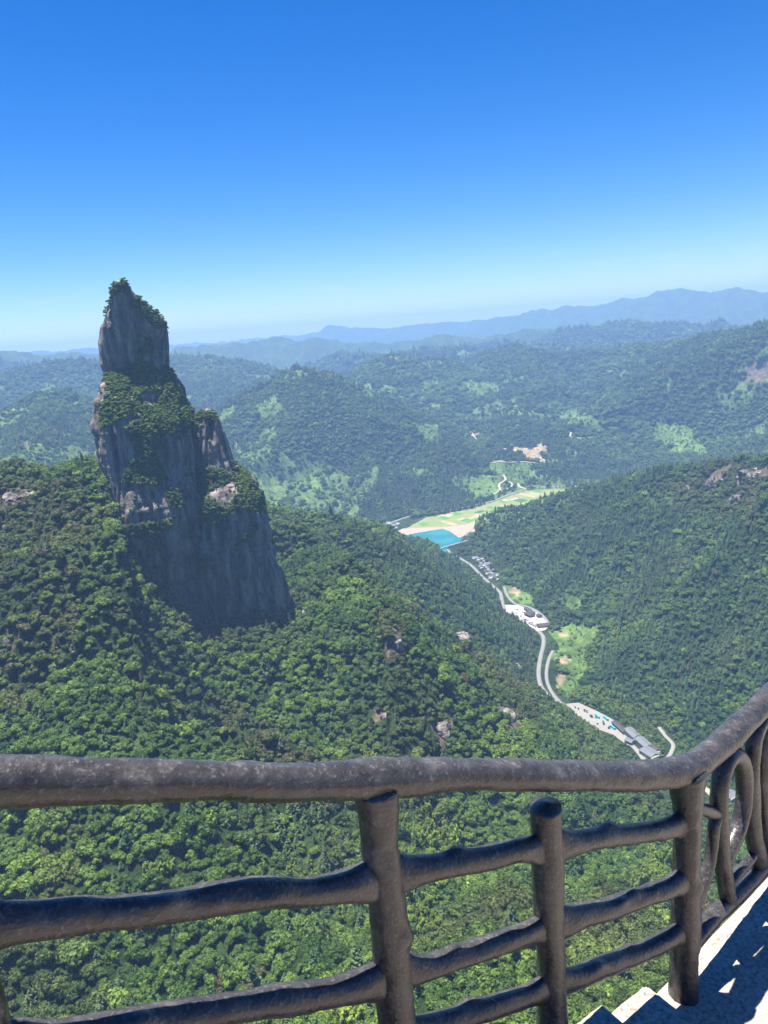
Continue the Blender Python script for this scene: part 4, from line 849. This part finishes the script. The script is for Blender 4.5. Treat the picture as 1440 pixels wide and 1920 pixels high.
def vline(s_px, z_top, z_bot, wob=.004, n_=6):
    p = on_rail(*s_px); return [np.array([p[0], p[1], z])+np.r_[NI[:2]*random.uniform(-wob, wob), 0]+U*random.uniform(-wob, wob) for z in np.linspace(z_top, z_bot, n_)]
SZ = lambda s: ZB+.115*max(0, math.ceil((1.945-s)/.28))      # stair level along the railing
sof = lambda P: float((P-A_)@U)
posts = [((-52, 1850), None), ((716, 1600), None), ((1288, 1600), 'end')]
topz = lambda p: float(np.interp(sof(p), [sof(q) for q in top[:12]], [q[2] for q in top[:12]]))
for k, (px_, e_) in enumerate(posts):
    p = on_rail(*px_); tube('post', vline(px_, topz(p)-.03, (ZB if e_ else SZ(sof(p)))-.03), [.062, .050, .052, .053, .054, .060], railing, 5.+k, lump=.09, knots=[(.48, 2.2, .016)])
p = on_rail(1026, 1600); tube('short_post', vline((1026, 1600), on_rail(1021, 1512)[2], SZ(sof(p))-.03), [.050, .049, .048, .049, .050, .055], railing, 9., lump=.08)
R2_ = [(-52, 1738), (0, 1735), (200, 1712), (400, 1690), (690, 1655), (740, 1640), (860, 1620), (990, 1594), (1040, 1587), (1160, 1568), (1275, 1550)]
R3_ = [(-52, 1985), (280, 1912), (480, 1885), (690, 1843), (745, 1826), (850, 1795), (990, 1752), (1040, 1735), (1150, 1699), (1275, 1656)]
R4_ = [(-52, 2230), (280, 2115), (480, 2045), (700, 1968), (748, 1952), (850, 1912), (990, 1868), (1045, 1846), (1160, 1800), (1275, 1752)]
ps = [sof(on_rail(-52, 1850)), sof(on_rail(716, 1600)), sof(on_rail(1026, 1600)), sof(on_rail(1288, 1600))]
for k, L in enumerate((R2_, R3_, R4_)):
    Q = np.array([on_rail(*q) for q in L]); sq = Q@U-A_@U
    for j in range(3):
        a0_, a1_ = ps[j]+.004, ps[j+1]-.004; s_ = np.linspace(a0_, a1_, 6); P = np.stack([np.interp(s_, sq, Q[:, c_]) for c_ in range(3)], 1); P = A_*[1, 1, 0]+np.outer(s_, U)+np.c_[np.zeros((6, 2)), P[:, 2]]
        P[:, 2] += np.r_[0, [random.uniform(-.008, .008) for _ in range(4)], 0]
        tube('cross_rail', P, np.array([.041, .0375, .036, .037, .0355, .039])*random.uniform(.94, 1.06), railing, 20.+3*k+j, lump=.12, flare=(.5, .5), knots=[(random.uniform(.25, .45), random.uniform(.6, 2.4), .014), (random.uniform(.5, .8), random.uniform(0, 6), .012)])
# the level run of the railing: a foot rail and curled loops between stems
Z8 = lambda L: [(1220+x/4.573, 1280+y/4.573) for x, y in L]
def curl(name, L, rad, sd, shift=0.):
    return tube(name, [on_rail2(*q)+U2*shift for q in Z8(L)], rad, railing, sd, n=18, lump=.08)
foot = [on_rail2(x, y) for x, y in ((1296, 1768), (1330, 1728), (1380, 1680), (1440, 1618))]; foot += [foot[-1]+(foot[-1]-foot[-2])*k for k in (2., 5.)]
tube('foot_rail', foot, .036, railing, 40., n=20)
LOOP = [(668, 1900), (640, 1700), (612, 1500), (597, 1300), (585, 1120), (588, 950), (608, 800), (650, 675), (715, 620), (775, 672), (803, 800), (806, 950), (792, 1080), (760, 1220), (712, 1340), (668, 1430), (628, 1530)]
STEM = [(945, 320), (890, 450), (868, 600), (858, 760), (858, 900), (868, 1050), (880, 1250), (900, 1400), (935, 1540)]
s2 = float((on_rail2(1430, 1500)-on_rail2(1352, 1500))@U2)
for k in range(3):
    curl('loop', LOOP, .034, 50.+k, k*s2); curl('stem', STEM, .036, 60.+k, k*s2)
    curl('brace', [(660, 1760), (740, 1640), (810, 1570), (880, 1480)], .022, 80.+k, k*s2)
curl('tie', [(390, 1075), (455, 1090), (520, 1110), (590, 1120)], .026, 71.)
curl('strand', [(588, 1110), (545, 1210), (528, 1380), (500, 1560), (445, 1740), (380, 1900)], .024, 72.)

# ------------------------------------------------------------------ stone stairs and landing
t = NT('granite'); co = t.coord('Object'); f1 = t.noise(co, 55, 5, .7); f2 = t.noise(co, 5, 5); f3 = t.noise(co, 140, 3)
c = t.ramp(f1, [(.34, (.17, .145, .125)), (.5, (.37, .325, .28)), (.66, (.48, .43, .375))]); c = t.mix(1, c, t.ramp(f2, [(.3, (.78, .76, .74)), (.7, (1.1, 1.08, 1.05))]), 'MULTIPLY')
c = t.mix(t.ramp(f3, [(.66, (0, 0, 0)), (.72, (.6, .6, .6))]), c, (.10, .085, .075))
t.bsdf(c, .85, t.bump(f1, .5, .01), .25); M_gran = t.m
def block(name, corners, z1, z0, parent, bev=.012):
    bm = bmesh.new(); lo = [bm.verts.new((*c_[:2], z0)) for c_ in corners]; hi = [bm.verts.new((*c_[:2], z1)) for c_ in corners]; k_ = len(corners)
    bm.faces.new(hi); bm.faces.new(lo[::-1]); [bm.faces.new((lo[i], lo[(i+1) % k_], hi[(i+1) % k_], hi[i])) for i in range(k_)]
    bmesh.ops.recalc_face_normals(bm, faces=bm.faces)
    bmesh.ops.subdivide_edges(bm, edges=bm.edges, cuts=5, use_grid_fill=True)
    bmesh.ops.bevel(bm, geom=[e_ for e_ in bm.edges if len(e_.link_faces) == 2 and e_.calc_face_angle(0) > .8], offset=bev, segments=2, affect='EDGES')
    rg = random.Random(round(corners[0][0]*100)); 
    for v in bm.verts: v.co += Vector((rg.uniform(-1, 1), rg.uniform(-1, 1), rg.uniform(-1, 1)))*.0025
    m_ = bpy.data.meshes.new(name); bm.to_mesh(m_); bm.free(); m_.materials.append(M_gran); return link(name, m_, parent)
stairs = empty('stairs', W(RB)); tag(stairs, 'pale granite steps descending to the landing', kind='structure')
def sp(s, p): q = (A_*[1, 1, 0]+U*s+NI*p)-RB*[1, 1, 0]; return (q[0], q[1])
for k in range(1, 12):
    s1 = 1.945-.28*(k-1); ext = random.uniform(-.008, .008)+(0.0, .03, .075)[min(k, 3)-1]
    block('step', [sp(s1-.31, -.045+ext), sp(s1, -.045+ext), sp(s1, 4.6), sp(s1-.31, 4.6)], .115*k, .115*k-.22, stairs)  # unseen inner width stretched to bounce sunlight up at the rails
landing = empty('landing', W(RB)); tag(landing, 'sunlit granite landing at the foot of the steps', kind='structure')
f0 = (on_floor(1310, 1792, ZB)+0)-RB; f1_ = on_floor(1440, 1655, ZB)-RB; ed = (f1_-f0)[:2]; ed /= np.linalg.norm(ed); en = np.array([ed[1], -ed[0]])
o0 = f0[:2]-ed*.42
o0 = np.array(o0)-en*.02
for a_, b_ in ((0, 1.25), (1.258, 2.5), (2.508, 4.2)):
    for c0_, c1_ in ((0, 1.3), (1.308, 2.8), (2.808, 4.8)):  # inner rows, out of view, added breadth for bounce light on the railing
        block('slab', [o0+ed*a_+en*c0_, o0+ed*b_+en*c0_, o0+ed*b_+en*c1_, o0+ed*a_+en*c1_], 0, -.2, landing, .008)
block('foundation', [sp(-1.2, .03), sp(1.7, .03), sp(1.7, 4.6), sp(-1.2, 4.6)], -.03, -1.2, stairs)
block('support', [o0+ed*.05+en*.05, o0+ed*4.1+en*.05, o0+ed*4.1+en*4.7, o0+ed*.05+en*4.7], -.21, -9, landing)

# ------------------------------------------------------------------ air
bm = bmesh.new(); bmesh.ops.create_cube(bm, size=2); m_ = bpy.data.meshes.new('haze')
for v in bm.verts: v.co = Vector((v.co.x*16200, v.co.y*16200, -130 if v.co.z < 0 else CAMZ+max(float(GZ.max()), 75.)+20))
bm.to_mesh(m_); bm.free()
hm_ = bpy.data.materials.new('haze_air'); hm_.use_nodes = True; hn = hm_.node_tree; hn.nodes.clear()
ho = hn.nodes.new('ShaderNodeOutputMaterial'); hv = hn.nodes.new('ShaderNodeVolumePrincipled'); hv.inputs['Color'].default_value = (*HAZE_COLOR, 1); hv.inputs['Density'].default_value = HAZE_DENSITY; hv.inputs['Anisotropy'].default_value = 0.
hn.links.new(hv.outputs[0], ho.inputs['Volume']); haze = link('haze', m_, mat=hm_); tag(haze, 'thin blue haze over the far mountains', 'haze', kind='stuff')
print('done', round(time.time()-T0, 1), 'GZ min', GZ.min(), 'max', GZ.max())
